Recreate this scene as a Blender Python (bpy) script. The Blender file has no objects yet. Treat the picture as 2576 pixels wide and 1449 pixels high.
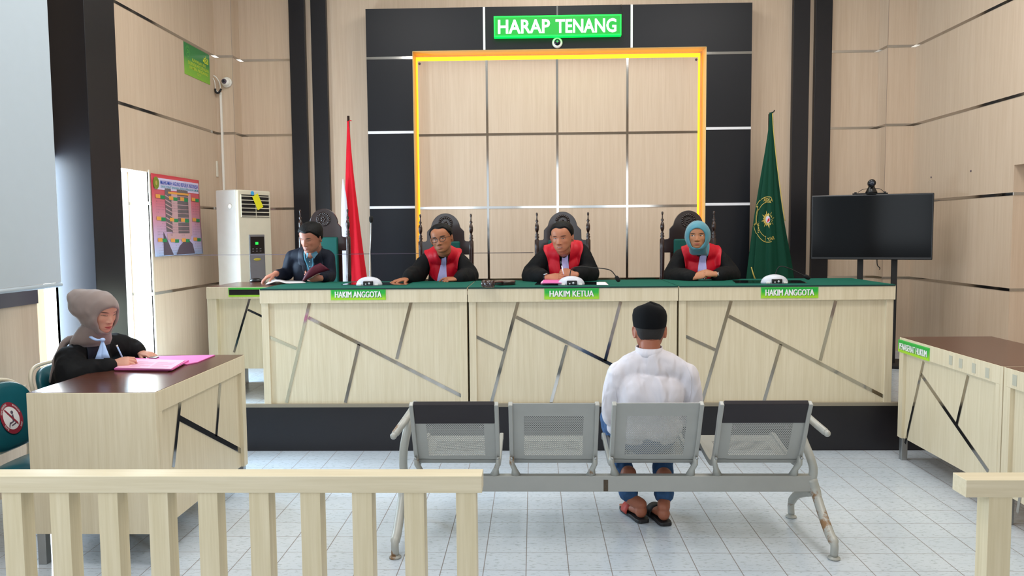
import bpy, bmesh, math, random
from mathutils import Vector, Matrix, noise
from mathutils.bvhtree import BVHTree
random.seed(7)
S = bpy.context.scene
COL = S.collection
R = math.radians

# ---------------------------------------------------------------- camera
FPX, PITCH, YAW, ROLL, CAMH = 1967.44, .0713765, .02777, -.0088215, 1.5825
_cp, _sp, _cy, _sy, _cr, _sr = (math.cos(PITCH), math.sin(PITCH), math.cos(YAW), math.sin(YAW), math.cos(ROLL), math.sin(ROLL))
FW = Vector((-_sy*_cp, _cy*_cp, -_sp)); _x = Vector((_cy, _sy, 0)); _u = _x.cross(FW)
CX = _cr*_x+_sr*_u; CU = -_sr*_x+_cr*_u
cam = bpy.data.cameras.new('camera'); camo = bpy.data.objects.new('camera', cam); COL.objects.link(camo)
cam.sensor_width = 36; cam.lens = 36*FPX/2576; cam.clip_start = .05; cam.clip_end = 200
camo.matrix_world = Matrix(((CX.x, CU.x, -FW.x, 0), (CX.y, CU.y, -FW.y, 0), (CX.z, CU.z, -FW.z, CAMH), (0, 0, 0, 1)))
S.camera = camo
def _ray(px, py): return FW+(px-1288)/FPX*CX-(py-724.5)/FPX*CU
def at(px, py, X=None, Y=None, Z=None):
    d = _ray(px, py)
    t = X/d.x if X is not None else (Y/d.y if Y is not None else (Z-CAMH)/d.z)
    return Vector((0, 0, CAMH))+d*t

# ---------------------------------------------------------------- light
vs = S.view_settings
vs.view_transform = 'Standard'; vs.look = 'None'; vs.gamma = 1; vs.use_curve_mapping = False; vs.exposure = -0.05
S.cycles.use_denoising = True
S.cycles.max_bounces = 7; S.cycles.diffuse_bounces = 4; S.cycles.sample_clamp_indirect = 6
W = bpy.data.worlds.new('world'); S.world = W; W.use_nodes = True
bg = W.node_tree.nodes['Background']; bg.inputs[0].default_value = (.80, .90, 1, 1); bg.inputs[1].default_value = 1.6
def area(name, loc, rot, sx, sy, power, color=(1, 1, 1), spread=180):
    l = bpy.data.lights.new(name, 'AREA'); l.shape = 'RECTANGLE'; l.size = sx; l.size_y = sy; l.energy = power; l.color = color; l.spread = R(spread)
    o = bpy.data.objects.new(name, l); COL.objects.link(o); o.location = loc; o.rotation_euler = rot
    return o
# ceiling lamps of the courtroom (above the frame)
for i, (x, y) in enumerate(((-1.5, 3.1), (2.1, 3.1), (-1.5, 5.3), (2.1, 5.3), (0.3, 6.9))):
    area('ceiling_lamp', (x, y, 4.5), (0, 0, 0), 1.2, 1.2, 46 if i < 4 else 30, (1, .965, .92))
# daylight through the openings in the left wall; unseen rear lamps added as frontal fill
area('door_daylight', (-3.32, 5.09, 1.15), (0, R(-90), 0), 1.9, .22, 60, (.60, .80, 1))
area('side_door_daylight', (-3.4, 6.15, 1.25), (0, R(-90), 0), 1.7, .62, 130, (.60, .82, 1))
for x in (-2.1, .3, 2.4): area('rear_fill', (x, -3.3, 2.2), (R(90), 0, 0), 1.1, 1.9, 20, (.88, .94, 1))
area('left_window_daylight', (-3.1, 1.2, 2.2), (0, R(-90), 0), 1.6, 2.2, 60, (.78, .89, 1))

# ---------------------------------------------------------------- materials
def srgb(c):
    if isinstance(c, str): c = tuple(int(c[i:i+2], 16)/255 for i in (0, 2, 4))
    return tuple((v/12.92 if v <= .04045 else ((v+.055)/1.055)**2.4) for v in c)+(1,)
class NT:
    def __init__(s, name):
        s.m = bpy.data.materials.new(name); s.m.use_nodes = True; s.t = s.m.node_tree; s.n = s.t.nodes
        s.b = s.n['Principled BSDF']
    def node(s, typ, **kw):
        n = s.n.new(typ)
        for k, v in kw.items(): setattr(n, k, v)
        return n
    def link(s, a, b): s.t.links.new(a, b)
    def val(s, sock, v):
        if isinstance(v, (int, float, tuple, list)): sock.default_value = v
        else: s.link(v, sock)
    def math(s, op, a, b=0, c=0):
        n = s.node('ShaderNodeMath', operation=op); s.val(n.inputs[0], a); s.val(n.inputs[1], b); s.val(n.inputs[2], c); return n.outputs[0]
    def mix(s, f, a, b):
        n = s.node('ShaderNodeMix', data_type='RGBA'); s.val(n.inputs[0], f); s.val(n.inputs[6], a); s.val(n.inputs[7], b); return n.outputs[2]
    def ramp(s, f, pts):
        n = s.node('ShaderNodeValToRGB'); e = n.color_ramp.elements
        while len(e) < len(pts): e.new(.5)
        for i, (p, c) in enumerate(pts): e[i].position = p; e[i].color = c
        s.val(n.inputs[0], f); return n.outputs[0]
    def coord(s, kind='Object', scale=(1, 1, 1)):
        t = s.node('ShaderNodeTexCoord'); mp = s.node('ShaderNodeMapping'); mp.inputs['Scale'].default_value = scale
        s.link(t.outputs[kind], mp.inputs[0]); return mp.outputs[0]
    def noise(s, v, scale=5, detail=3, rough=.5, out=0):
        n = s.node('ShaderNodeTexNoise'); s.val(n.inputs['Vector'], v); n.inputs['Scale'].default_value = scale
        n.inputs['Detail'].default_value = detail; n.inputs['Roughness'].default_value = rough; return n.outputs[out]
    def bump(s, h, strength=.2, dist=.01):
        n = s.node('ShaderNodeBump'); n.inputs['Strength'].default_value = strength; n.inputs['Distance'].default_value = dist
        s.link(h, n.inputs['Height']); s.link(n.outputs[0], s.b.inputs['Normal'])
    def sep(s, v):
        n = s.node('ShaderNodeSeparateXYZ'); s.link(v, n.inputs[0]); return n.outputs
    def set(s, **k):
        for a, v in k.items(): s.val(s.b.inputs[a.replace('_', ' ')], v)
        return s
M = {}
def plain(name, c, rough=.5, metal=0, spec=.5, noise_amt=.06, nscale=12, sheen=0, coat=0, fold=0):
    t = NT(name); c = srgb(c)
    if noise_amt:
        n = t.noise(t.coord(), nscale, 3); f = t.math('MULTIPLY_ADD', n, 2*noise_amt, 1-noise_amt)
        mx = t.node('ShaderNodeVectorMath', operation='SCALE'); mx.inputs[0].default_value = c[:3]; t.link(f, mx.inputs['Scale']); t.set(Base_Color=mx.outputs[0])
    else: t.set(Base_Color=c)
    t.set(Roughness=rough, Metallic=metal, Specular_IOR_Level=spec)
    if sheen: t.set(Sheen_Weight=sheen)
    if coat: t.set(Coat_Weight=coat, Coat_Roughness=.1)
    if fold:
        v_ = t.coord('Object', (9, 9, 4.5)); d_ = t.noise(v_, .8, 2, out=1); a_ = t.node('ShaderNodeVectorMath', operation='MULTIPLY_ADD'); t.link(d_, a_.inputs[0]); a_.inputs[1].default_value = (2.2, 2.2, 2.2); t.link(v_, a_.inputs[2])
        h_ = t.noise(a_.outputs[0], .8, 2, .4); t.bump(h_, fold, .06)
    M[name] = t.m; return t
def wood(name, c1, c2, rough=.4, scale=(55, 55, 1.6), amt=1., spec=.5):
    t = NT(name); v = t.coord('Object', scale); n = t.noise(v, 1, 5, .6)
    v2 = t.coord('Object', tuple(a*3 for a in scale)); n2 = t.noise(v2, 1, 2, .5)
    f = t.math('ADD', t.math('MULTIPLY', n, .65), t.math('MULTIPLY', n2, .35))
    t.set(Base_Color=t.ramp(f, [(.33, srgb(c1)), (.66, srgb(c2))]), Roughness=rough, Specular_IOR_Level=spec)
    M[name] = t.m; return t
wood('wall_laminate', 'cdb69e', 'd9c4ae', .42, (38, 38, 1.1), spec=.35)
wood('desk_laminate', 'd3c5a6', 'e2d6bb', .4, (45, 45, 1.5))
wood('rail_laminate', 'cfc2a2', 'dfd4b8', .38, (1.6, 40, 40))
wood('post_laminate', 'cdbf9b', 'ddd1b2', .38, (45, 45, 1.6))
wood('brown_laminate', '4a2b22', '5f3a2e', .22, (2, 40, 40))
plain('dark_panel', '15171d', .40, spec=.3, noise_amt=.1, nscale=3)
plain('pillar_panel', '17171d', .38, spec=.4, noise_amt=.08)
plain('pillar_side', '3c3a40', .4)
plain('dais_face', '141219', .38)
plain('dais_nosing', '8e8574', .45)
plain('chrome', 'b4b2ae', .09, 1, noise_amt=0)
plain('white_strip', 'eeeef2', .3)
plain('steel', 'a9abab', .35, .85)
plain('ceiling_paint', 'e9e6df', .8)
plain('dark_band', '55505a', .5)
plain('white_paint', 'f2efe8', .5)
plain('cream_paint', 'e8c98e', .5)
plain('frame_paint', 'e3dccd', .45)
plain('black_plastic', '0c0c0f', .3)
plain('black_matte', '101013', .6)
plain('mic_foam', '08080a', .9)
plain('dark_wood', '2a1512', .25, coat=.4)
plain('carved_wood', '241412', .28, coat=.3, noise_amt=.2, nscale=40)
plain('green_upholstery', '0a4f48', .6, spec=.3)
plain('teal_vinyl', '0f5560', .35, noise_amt=.08)
plain('beige_tube', 'd9d0ba', .35)
plain('green_cloth', '0a5a4c', .85, spec=.2, noise_amt=.1, nscale=60)
plain('green_cloth_edge', '08332f', .8)
plain('mic_base', 'c9ccd6', .35, noise_amt=0)
plain('grey_metal', 'a4a5a1', .42, .25)
t = NT('worn_metal'); n_ = t.noise(t.coord(), 9, 5, .7); n2_ = t.noise(t.coord(), 3, 2)
f_ = t.ramp(t.math('ADD', t.math('MULTIPLY', n_, .7), t.math('MULTIPLY', n2_, .3)), [(.0, (0, 0, 0, 1)), (.565, (0, 0, 0, 1)), (.62, (1, 1, 1, 1))])
t.set(Base_Color=t.mix(f_, srgb('a9aaa4'), srgb('8a6a4a')), Roughness=t.math('MULTIPLY_ADD', f_, .35, .42), Metallic=.15); M['worn_metal'] = t.m
plain('headrest_vinyl', '1d171d', .5)
plain('red_satin', 'c40a26', .5, spec=.35, fold=.4)
plain('flag_red', 'd01228', .7, spec=.25)
plain('flag_white', 'd6d1de', .7)
plain('flag_green', '07402f', .7, spec=.2)
plain('gold_thread', 'c8b25a', .45, .2)
plain('paper_white', 'eeeef4', .7)
plain('paper_pink', 'e58bb8', .6)
plain('folder_pink', 'e06bb0', .6)
plain('paper_light_pink', 'f0b4cf', .65)
plain('folder_maroon', '4d0a22', .55, spec=.3)
plain('screen_fabric', 'b9c7d2', .75, noise_amt=.02)
plain('ac_body', 'd9d2bd', .4)
plain('ac_side', 'c9c5c0', .45)
plain('ac_panel', '8b8f95', .35, .5)
plain('tag_yellow', 'e8e021', .5)
plain('sticker_blue', '3aa7e8', .5)
plain('glass_plate', '0a1a18', .05, noise_amt=0, coat=1)
plain('tv_screen', '020304', .10, spec=.12, noise_amt=0)
plain('tv_bezel', '0a0a0c', .25)
plain('letter_white', 'f4f7f4', .5, noise_amt=0)
plain('letter_shadow', '123d1c', .5, noise_amt=0)
plain('letter_blue', '1d4fb8', .5, noise_amt=0)
plain('letter_teal', '2a9aa8', .5, noise_amt=0)
plain('letter_yellow', 'cfe04a', .5, noise_amt=0)
plain('sign_yellow', 'e6ef3a', .5, noise_amt=0)
plain('sticker_red', '8e2436', .5, noise_amt=0)
plain('sticker_white', 'e4e0e0', .5, noise_amt=0)
plain('ink_grey', '5a4d5c', .6, noise_amt=0)
plain('tower_pink', 'c9a0a6', .6)
plain('tower_grey', '6f6468', .6)
plain('orange_print', 'e8a24a', .6, noise_amt=0)
plain('green_print', '1d8a52', .6, noise_amt=0)
plain('olive_print', '7d8a2a', .6, noise_amt=0)
plain('watch_silver', 'b8b8bc', .25, .8, noise_amt=0)
plain('lens_glass', '101828', .05, noise_amt=0)
def emit(name, c, s):
    t = NT(name); t.set(Base_Color=(0, 0, 0, 1), Emission_Color=srgb(c), Emission_Strength=s); M[name] = t.m
emit('led_yellow', 'ffb01c', 3.0)
emit('led_letters', 'd8ffe8', 6.0)
emit('led_halo', '00c43a', 1.15); emit('casing_glow', '00c832', 5)
emit('green_display', '30ff60', 1.0)
def zgrad(name, pts, rough=.4, axis=2):
    t = NT(name); z = t.sep(t.coord('Generated'))[axis]
    t.set(Base_Color=t.ramp(z, [(p, srgb(c)) for p, c in pts]), Roughness=rough); M[name] = t.m
zgrad('plate_green', [(0, 'b4e02a'), (.35, '62c62a'), (.65, '12b03c'), (1, '10a83c')])
zgrad('plate_border', [(0, 'a8e03a'), (1, '28b84a')])
zgrad('board_green', [(0, '8cc83c'), (.4, '6cb43c'), (.6, '2a8c46'), (1, '1f8446')])
zgrad('poster_paper', [(0, 'b9cbf0'), (.18, 'c4b4de'), (.45, 'd492aa'), (.75, 'd45a68'), (1, 'd23c4c')])
# floor tiles 20 x 20 cm
t = NT('floor_tile'); g = t.node('ShaderNodeNewGeometry'); px, py, pz = t.sep(g.outputs['Position'])
def cell(a, off): return t.math('FRACT', t.math('DIVIDE', t.math('SUBTRACT', a, off), .2))
def line(a, off, w): c = cell(a, off); return t.math('GREATER_THAN', t.math('ABSOLUTE', t.math('SUBTRACT', c, .5)), .5-w)
gr = t.math('MAXIMUM', line(px, -.2446-10, .011), line(py, 4.5656-10, .008))
v = t.node('ShaderNodeMapping'); v.inputs['Scale'].default_value = (18, 60, 1); t.link(g.outputs['Position'], v.inputs[0])
fl = t.noise(v.outputs[0], 1.6, 4, .62); flk = t.ramp(fl, [(.0, (0, 0, 0, 1)), (.56, (0, 0, 0, 1)), (.63, (1, 1, 1, 1))])
cloud = t.noise(g.outputs['Position'], 1.7, 3)
base = t.mix(t.ramp(cloud, [(.35, (0, 0, 0, 1)), (.7, (1, 1, 1, 1))]), srgb('bcc7d2'), srgb('c8d1da'))
c1 = t.mix(t.math('MULTIPLY', flk, .7), base, srgb('9aa3a8'))
c2 = t.mix(gr, c1, srgb('86807e'))
rg = t.math('MULTIPLY_ADD', gr, .4, .22)
t.set(Base_Color=c2, Roughness=rg); t.bump(t.math('MULTIPLY', gr, -1), .25, .002); M['floor_tile'] = t.m
# perforated sheet steel: real see-through holes in a staggered grid
t = NT('perforated_metal'); u, vv, w_ = t.sep(t.coord('UV'))
P_ = .0095
def hexd(ox, oy):
    a = t.math('SUBTRACT', t.math('FRACT', t.math('ADD', t.math('DIVIDE', u, P_), ox)), .5)
    b = t.math('MULTIPLY', t.math('SUBTRACT', t.math('FRACT', t.math('ADD', t.math('DIVIDE', vv, P_*1.3), oy)), .5), 1.3)
    return t.math('SQRT', t.math('ADD', t.math('MULTIPLY', a, a), t.math('MULTIPLY', b, b)))
hole = t.math('LESS_THAN', t.math('MINIMUM', hexd(0, 0), hexd(.5, .5)), .245)
t.set(Base_Color=srgb('a9aaa6'), Roughness=.45, Metallic=.2, Alpha=t.math('SUBTRACT', 1, hole)); M['perforated_metal'] = t.m
# ---------------------------------------------------------------- mesh helpers
def rootof(p):
    while p is not None and p.parent is not None: p = p.parent
    return p
class MB:
    def __init__(s): s.v = []; s.f = []; s.sm = []; s.uv = None
    def add(s, vs, fs, smooth=False):
        o = len(s.v); s.v += [Vector(v) for v in vs]; s.f += [tuple(i+o for i in f) for f in fs]; s.sm += [smooth]*len(fs); return s
    def box(s, x0, x1, y0, y1, z0, z1):
        v = [(x, y, z) for z in (z0, z1) for y in (y0, y1) for x in (x0, x1)]
        return s.add(v, [(0, 2, 3, 1), (4, 5, 7, 6), (0, 1, 5, 4), (2, 6, 7, 3), (0, 4, 6, 2), (1, 3, 7, 5)])
    def bar(s, a, b, w, h, up=(0, 0, 1)):
        a = Vector(a); b = Vector(b); d = (b-a).normalized(); r = d.cross(Vector(up)).normalized(); u = r.cross(d)
        v = [p+r*i*w/2+u*j*h/2 for p in (a, b) for j in (-1, 1) for i in (-1, 1)]
        return s.add(v, [(0, 2, 3, 1), (4, 5, 7, 6), (0, 1, 5, 4), (2, 6, 7, 3), (0, 4, 6, 2), (1, 3, 7, 5)])
    def tube(s, pts, r, n=12, cap=True, ell=None, up=(0, 0, 1)):
        pts = [Vector(p) for p in pts]; rr = r if isinstance(r, (list, tuple)) else [r]*len(pts)
        vs_ = []; prev = None
        for i, p in enumerate(pts):
            d = (pts[min(i+1, len(pts)-1)]-pts[max(i-1, 0)]).normalized()
            if prev is None:
                a = d.cross(Vector(up))
                if a.length < 1e-3: a = d.cross(Vector((0, 1, 0)))
            else: a = prev-d*prev.dot(d)
            a.normalize(); prev = a; b = a.cross(d); e = rr[i]
            ea, eb = (e, e) if not isinstance(e, tuple) else e
            vs_ += [p+a*math.cos(2*math.pi*k/n)*ea+b*math.sin(2*math.pi*k/n)*eb for k in range(n)]
        fs = [(i*n+k, i*n+(k+1) % n, (i+1)*n+(k+1) % n, (i+1)*n+k) for i in range(len(pts)-1) for k in range(n)]
        if cap: fs += [tuple(range(n))[::-1], tuple(range((len(pts)-1)*n, len(pts)*n))]
        return s.add(vs_, fs, True)
    def lathe(s, c, prof, n=24, axis='z'):
        vs_ = []
        for r, z in prof:
            for k in range(n):
                a = 2*math.pi*k/n; p = (r*math.cos(a), r*math.sin(a), z)
                if axis == 'y': p = (p[0], p[2], p[1])
                if axis == 'x': p = (p[2], p[0], p[1])
                vs_.append(Vector(c)+Vector(p))
        m = len(prof); fs = [(i*n+k, i*n+(k+1) % n, (i+1)*n+(k+1) % n, (i+1)*n+k) for i in range(m-1) for k in range(n)]
        fs += [tuple(range(n))[::-1], tuple(range((m-1)*n, m*n))]
        return s.add(vs_, fs, True)
    def ball(s, c, r, n=16, m=10):
        if not isinstance(r, (tuple, list)): r = (r, r, r)
        vs_ = [Vector(c)+Vector((r[0]*math.sin(math.pi*i/m)*math.cos(2*math.pi*k/n), r[1]*math.sin(math.pi*i/m)*math.sin(2*math.pi*k/n), r[2]*math.cos(math.pi*i/m))) for i in range(m+1) for k in range(n)]
        fs = [(i*n+k, (i+1)*n+k, (i+1)*n+(k+1) % n, i*n+(k+1) % n) for i in range(m) for k in range(n)]
        return s.add(vs_, fs, True)
    def rings(s, rs, closed=True, cap=True, smooth=True):
        n = len(rs[0]); k_ = n if closed else n-1
        fs = [(i*n+k, i*n+(k+1) % n, (i+1)*n+(k+1) % n, (i+1)*n+k) for i in range(len(rs)-1) for k in range(k_)]
        if cap: fs += [tuple(range(n))[::-1], tuple(range((len(rs)-1)*n, len(rs)*n))]
        return s.add([p for r in rs for p in r], fs, smooth)
    def prism(s, poly, O, U, V, d):      # 2-D outline on the plane O,U,V, extruded by vector d
        O = Vector(O); U = Vector(U); V = Vector(V); d = Vector(d); n = len(poly)
        a = [O+U*p[0]+V*p[1] for p in poly]
        return s.add(a+[p+d for p in a], [tuple(range(n))[::-1], tuple(range(n, 2*n))]+[(i, (i+1) % n, n+(i+1) % n, n+i) for i in range(n)])
    def xf(s, mat): s.v = [mat @ v for v in s.v]; return s
    def build(s, name, mat, parent=None, local=False, bevel=0, seg=2, weld=False):
        me = bpy.data.meshes.new(name); rt = rootof(parent) if parent is not None else None
        off = rt.location.copy() if (rt is not None and not local) else Vector((0, 0, 0))
        me.from_pydata([tuple(v-off) for v in s.v], [], s.f)
        me.polygons.foreach_set('use_smooth', s.sm); me.update()
        b = bmesh.new(); b.from_mesh(me)
        if weld: bmesh.ops.remove_doubles(b, verts=b.verts, dist=1e-5)
        bmesh.ops.recalc_face_normals(b, faces=b.faces); b.to_mesh(me); b.free()
        if s.uv:
            ul = me.uv_layers.new(name='UVMap')
            for lp in me.loops: ul.data[lp.index].uv = s.uv(me.vertices[lp.vertex_index].co+off)
        me.materials.append(M[mat] if isinstance(mat, str) else mat)
        o = bpy.data.objects.new(name, me); COL.objects.link(o)
        if parent is not None: o.parent = parent
        if bevel:
            md = o.modifiers.new('bevel', 'BEVEL'); md.width = bevel; md.segments = seg; md.limit_method = 'ANGLE'; md.angle_limit = R(40)
        return o
def tag(o, label, cat, group=None):
    o['label'] = label; o['category'] = cat
    if group: o['group'] = group
    return o
def thing(name, label, cat, loc=(0, 0, 0), rz=0, group=None):
    o = bpy.data.objects.new(name, None); COL.objects.link(o); o.location = loc; o.rotation_euler = (0, 0, rz); o.empty_display_size = .1
    return tag(o, label, cat, group)
def struct(name, mb, mat, **k):
    o = mb.build(name, mat, **k); o['kind'] = 'structure'; return o
def copy_tree(o, parent=None):
    c = o.copy(); COL.objects.link(c); c.parent = parent
    for ch in list(o.children): copy_tree(ch, c)
    return c
def smoothstep(a, b, x):
    t_ = max(0, min(1, (x-a)/(b-a))); return t_*t_*(3-2*t_)
def lerp(a, b, t_): return a+(b-a)*t_
def spline(keys, x):
    if x <= keys[0][0]: return keys[0][1:]
    for i in range(len(keys)-1):
        if x <= keys[i+1][0]:
            k0 = keys[max(i-1, 0)]; k1 = keys[i]; k2 = keys[i+1]; k3 = keys[min(i+2, len(keys)-1)]
            t_ = (x-k1[0])/(k2[0]-k1[0]); out = []
            for j in range(1, len(k1)):
                m1 = (k2[j]-k0[j])/(k2[0]-k0[0])*(k2[0]-k1[0]) if k2[0] != k0[0] else 0
                m2 = (k3[j]-k1[j])/(k3[0]-k1[0])*(k2[0]-k1[0])
                out.append((2*t_**3-3*t_**2+1)*k1[j]+(t_**3-2*t_**2+t_)*m1+(-2*t_**3+3*t_**2)*k2[j]+(t_**3-t_**2)*m2)
            return tuple(out)
    return keys[-1][1:]
def smooth_path(pts, n=6):
    out = []; keys = [(i,)+tuple(p) for i, p in enumerate(pts)]
    for i in range((len(pts)-1)*n+1): out.append(Vector(spline(keys, i/n)))
    return out
_tc = {}
def text_mesh(s, bold=.0):
    if (s, bold) in _tc: return _tc[(s, bold)]
    cu = bpy.data.curves.new('t', 'FONT'); cu.body = s; cu.size = 1; cu.offset = bold; cu.resolution_u = 3; cu.align_x = 'LEFT'
    o = bpy.data.objects.new('t', cu); COL.objects.link(o); dg = bpy.context.evaluated_depsgraph_get(); dg.update()
    me = bpy.data.meshes.new_from_object(o.evaluated_get(dg)); vs_ = [v.co.copy() for v in me.vertices]; fs = [tuple(p.vertices) for p in me.polygons]
    COL.objects.unlink(o); bpy.data.objects.remove(o); bpy.data.curves.remove(cu)
    x0 = min(v.x for v in vs_); x1 = max(v.x for v in vs_); y0 = min(v.y for v in vs_); y1 = max(v.y for v in vs_)
    r = ([((v.x-x0)/(x1-x0)-.5, (v.y-y0)/(y1-y0)-.5) for v in vs_], fs, (x1-x0)/(y1-y0)); _tc[(s, bold)] = r; return r
def text(mb, s, O, U, V, w, h, n=None, bold=.02, thick=.001):
    """flat lettering w x h centred at O, right = U, up = V, lifted along n"""
    pts, fs, _ = text_mesh(s, bold); O = Vector(O); U = Vector(U).normalized(); V = Vector(V).normalized(); n = U.cross(V) if n is None else Vector(n)
    base = [O+U*p[0]*w+V*p[1]*h+n*thick for p in pts]
    mb.add(base, fs); return mb
# ================================================================ the room
XL, XR, YB, ZC, ZD = -3.22, 3.80, 8.20, 4.6, .345
struct('floor', MB().box(XL-1.5, XR+.3, -3.5, 5.62, -.05, 0), 'floor_tile')
struct('dais', MB().box(XL-.02, XR, 5.60, YB, .02, ZD), 'floor_tile')
struct('dais_riser', MB().box(XL, XR, 5.575, 5.60, 0, ZD-.022), 'dais_face')
struct('trim_1', MB().box(XL, XR, 5.568, 5.60, ZD-.022, ZD+.003), 'dais_nosing', bevel=.002)
struct('ceiling', MB().box(XL-.2, XR+.3, -3.5, YB+.2, ZC, ZC+.05), 'ceiling_paint')
def wall_x(name, x0, x1, holes):      # wall along y with openings (y0, y1, z0, z1)
    m = MB(); ys = -3.5
    for y0, y1, z0, z1 in holes:
        m.box(x0, x1, ys, y0, 0, ZC); m.box(x0, x1, y0, y1, z1, ZC)
        if z0 > 0: m.box(x0, x1, y0, y1, 0, z0)
        ys = y1
    m.box(x0, x1, ys, YB+.1, 0, ZC); return struct(name, m, 'wall_laminate')
wall_x('wall_left', XL-.18, XL, [(.2, 2.6, .9, 3.4), (4.965, 5.20, 0, 2.11), (5.83, 6.51, ZD, 2.11)])
wall_x('wall_right', XR, XR+.2, [(4.9, 6.335, 0, 2.075)])
struct('wall_right_lobby', MB().box(XR+1.2, XR+1.25, 4.0, 8.2, 0, 2.6).box(XR+.2, XR+1.2, 4.0, 8.2, 2.6, 2.65), 'wall_laminate')
struct('wall_back', MB().box(XL-.2, XR+.2, YB, YB+.1, 0, ZC), 'wall_laminate')
struct('wall_rear', MB().box(XL-.2, XR+.2, -3.5, -3.4, 0, .9).box(XL-.2, XR+.2, -3.5, -3.4, 3.3, ZC).box(XL-.2, -2.9, -3.5, -3.4, .9, 3.3).box(2.1, XR+.2, -3.5, -3.4, .9, 3.3).box(-.5, -.3, -3.5, -3.4, .9, 3.3), 'wall_laminate')
# corner columns of the back wall
cl_x = at(590, 300, Y=8.0).x; cr_x = at(2228, 300, Y=8.0).x
struct('corner_column', MB().box(XL, cl_x, 8.0, YB, 0, ZC), 'wall_laminate')
struct('corner_column', MB().box(cr_x, XR, 8.0, YB, 0, ZC), 'wall_laminate')
# metal strips between the wall panels
ZS = (3.385, 2.615, 1.85, 1.087)
k = 2
for z in ZS:
    m = MB(); h = .012; e = .003
    m.box(XL, XL+e, 6.51 if z < 2.1 else 5.6, 8.0, z-h, z+h)
    if z < 2.1: m.box(XL-.18, XL, 6.51-e, 6.51, z-h, z+h)
    m.box(XL, cl_x+e, 8.0-e, 8.0, z-h, z+h); m.box(cl_x, cl_x+e, 8.0, YB, z-h, z+h); m.box(cl_x, -2.49, YB-e, YB, z-h, z+h)
    struct('trim_%d' % k, m, 'chrome'); k += 1
    m = MB(); m.box(XR-e, XR, 6.335 if z < 2.07 else 2.5, 8.0, z-h, z+h)
    if z < 2.07: m.box(XR, XR+.2, 6.335-e, 6.335, z-h, z+h)
    m.box(cr_x-e, XR, 8.0-e, 8.0, z-h, z+h); m.box(cr_x-e, cr_x, 8.0, YB, z-h, z+h); m.box(3.03, cr_x, YB-e, YB, z-h, z+h)
    struct('trim_%d' % k, m, 'chrome'); k += 1
# panel joints
m = MB()
for x in (cl_x-.004, cr_x+.003): m.box(x, x+.001, 7.998, 8.0, ZD, ZC)
struct('trim_%d' % k, m, 'ink_grey'); k += 1
# pillars flanking the bench
for x0, x1 in ((-2.497, -2.335), (-2.270, -2.112)):
    struct('dark_pilaster', MB().box(x0, x1, YB-.06, YB, ZD, ZC), 'pillar_panel', bevel=.004)
for x0, x1 in ((2.643, 2.808), (2.863, 3.031)):
    struct('dark_pilaster', MB().box(x0, x1, YB-.06, YB, ZD, ZC), 'pillar_panel', bevel=.004)
struct('pillar', MB().box(XL-.02, -2.955, 5.20, 5.585, 0, ZC), 'pillar_panel', bevel=.003)
# dark rail on the left wall nearer the camera
struct('trim_%d' % k, MB().box(XL, XL+.012, 2.7, 4.962, 1.15, 1.245), 'dark_band'); k += 1
# door leaves in the two openings of the left wall
struct('door_1', MB().box(XL-.20, XL-.16, 5.185, 5.2, 0, 2.1).box(XL-.17, XL-.15, 5.03, 5.05, .02, 2.1), 'white_paint')
d2 = struct('door_2', MB().box(XL-.60, XL-.17, 6.46, 6.50, ZD+.01, 2.1), 'white_paint')
MB().box(XL-.17, XL-.12, 6.02, 6.07, ZD, 2.1).build('door_edge', 'white_paint', d2)
MB().box(XL-.12, XL-.115, 6.03, 6.06, 1.72, 1.90).box(XL-.12, XL-.115, 6.03, 6.06, 1.2, 1.32).build('hinge', 'steel', d2)
struct('trim_%d' % k, MB().box(XL-.01, XL+.008, 6.51, 6.53, ZD, 2.13), 'frame_paint'); k += 1
struct('door_3', MB().box(XR+.14, XR+.18, 4.92, 6.33, 0, 2.07), 'wall_laminate')
struct('outside_terrace', MB().box(XL-4, XL-.18, 3, 9, .0, ZD-.03), 'white_paint')

# ================================================================ dark portal and backdrop
PF = 8.0
def pz(x, y, Y=PF): return at(x, y, Y=Y)
pt = thing('wall_surround', 'dark panelled wall surround with silver strips framing the lit beige panel behind the judges', 'wall surround', (.26, 8.1, ZD))
xo0, xo1, xi0, xi1, zt, zi = -1.672, 2.188, -1.207, 1.742, 3.832, 3.412
MB().box(xo0, xi0, PF, YB, ZD, zi).build('side_panel', 'dark_panel', pt)
MB().box(xi1, xo1, PF, YB, ZD, zi).build('side_panel', 'dark_panel', pt)
MB().box(xo0, xo1, PF, YB, zi, zt).build('top_panel', 'dark_panel', pt)
for z in (3.345, 2.603, 1.845):
    h = .013
    MB().box(xo0, xi0, PF-.003, PF, z-h, z+h).build('horizontal_strip', 'white_strip' if z < 3 else 'chrome', pt)
    MB().box(xi1, xo1, PF-.003, PF, z-h, z+h).build('horizontal_strip', 'white_strip' if z < 3 else 'chrome', pt)
for x in (-.479, .995):
    MB().box(x-.011, x+.011, PF-.003, PF, zi, zt).build('vertical_strip', 'white_strip', pt)
MB().box(.246, .262, PF-.003, PF, 3.735, zt).build('vertical_strip', 'chrome', pt)
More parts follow.
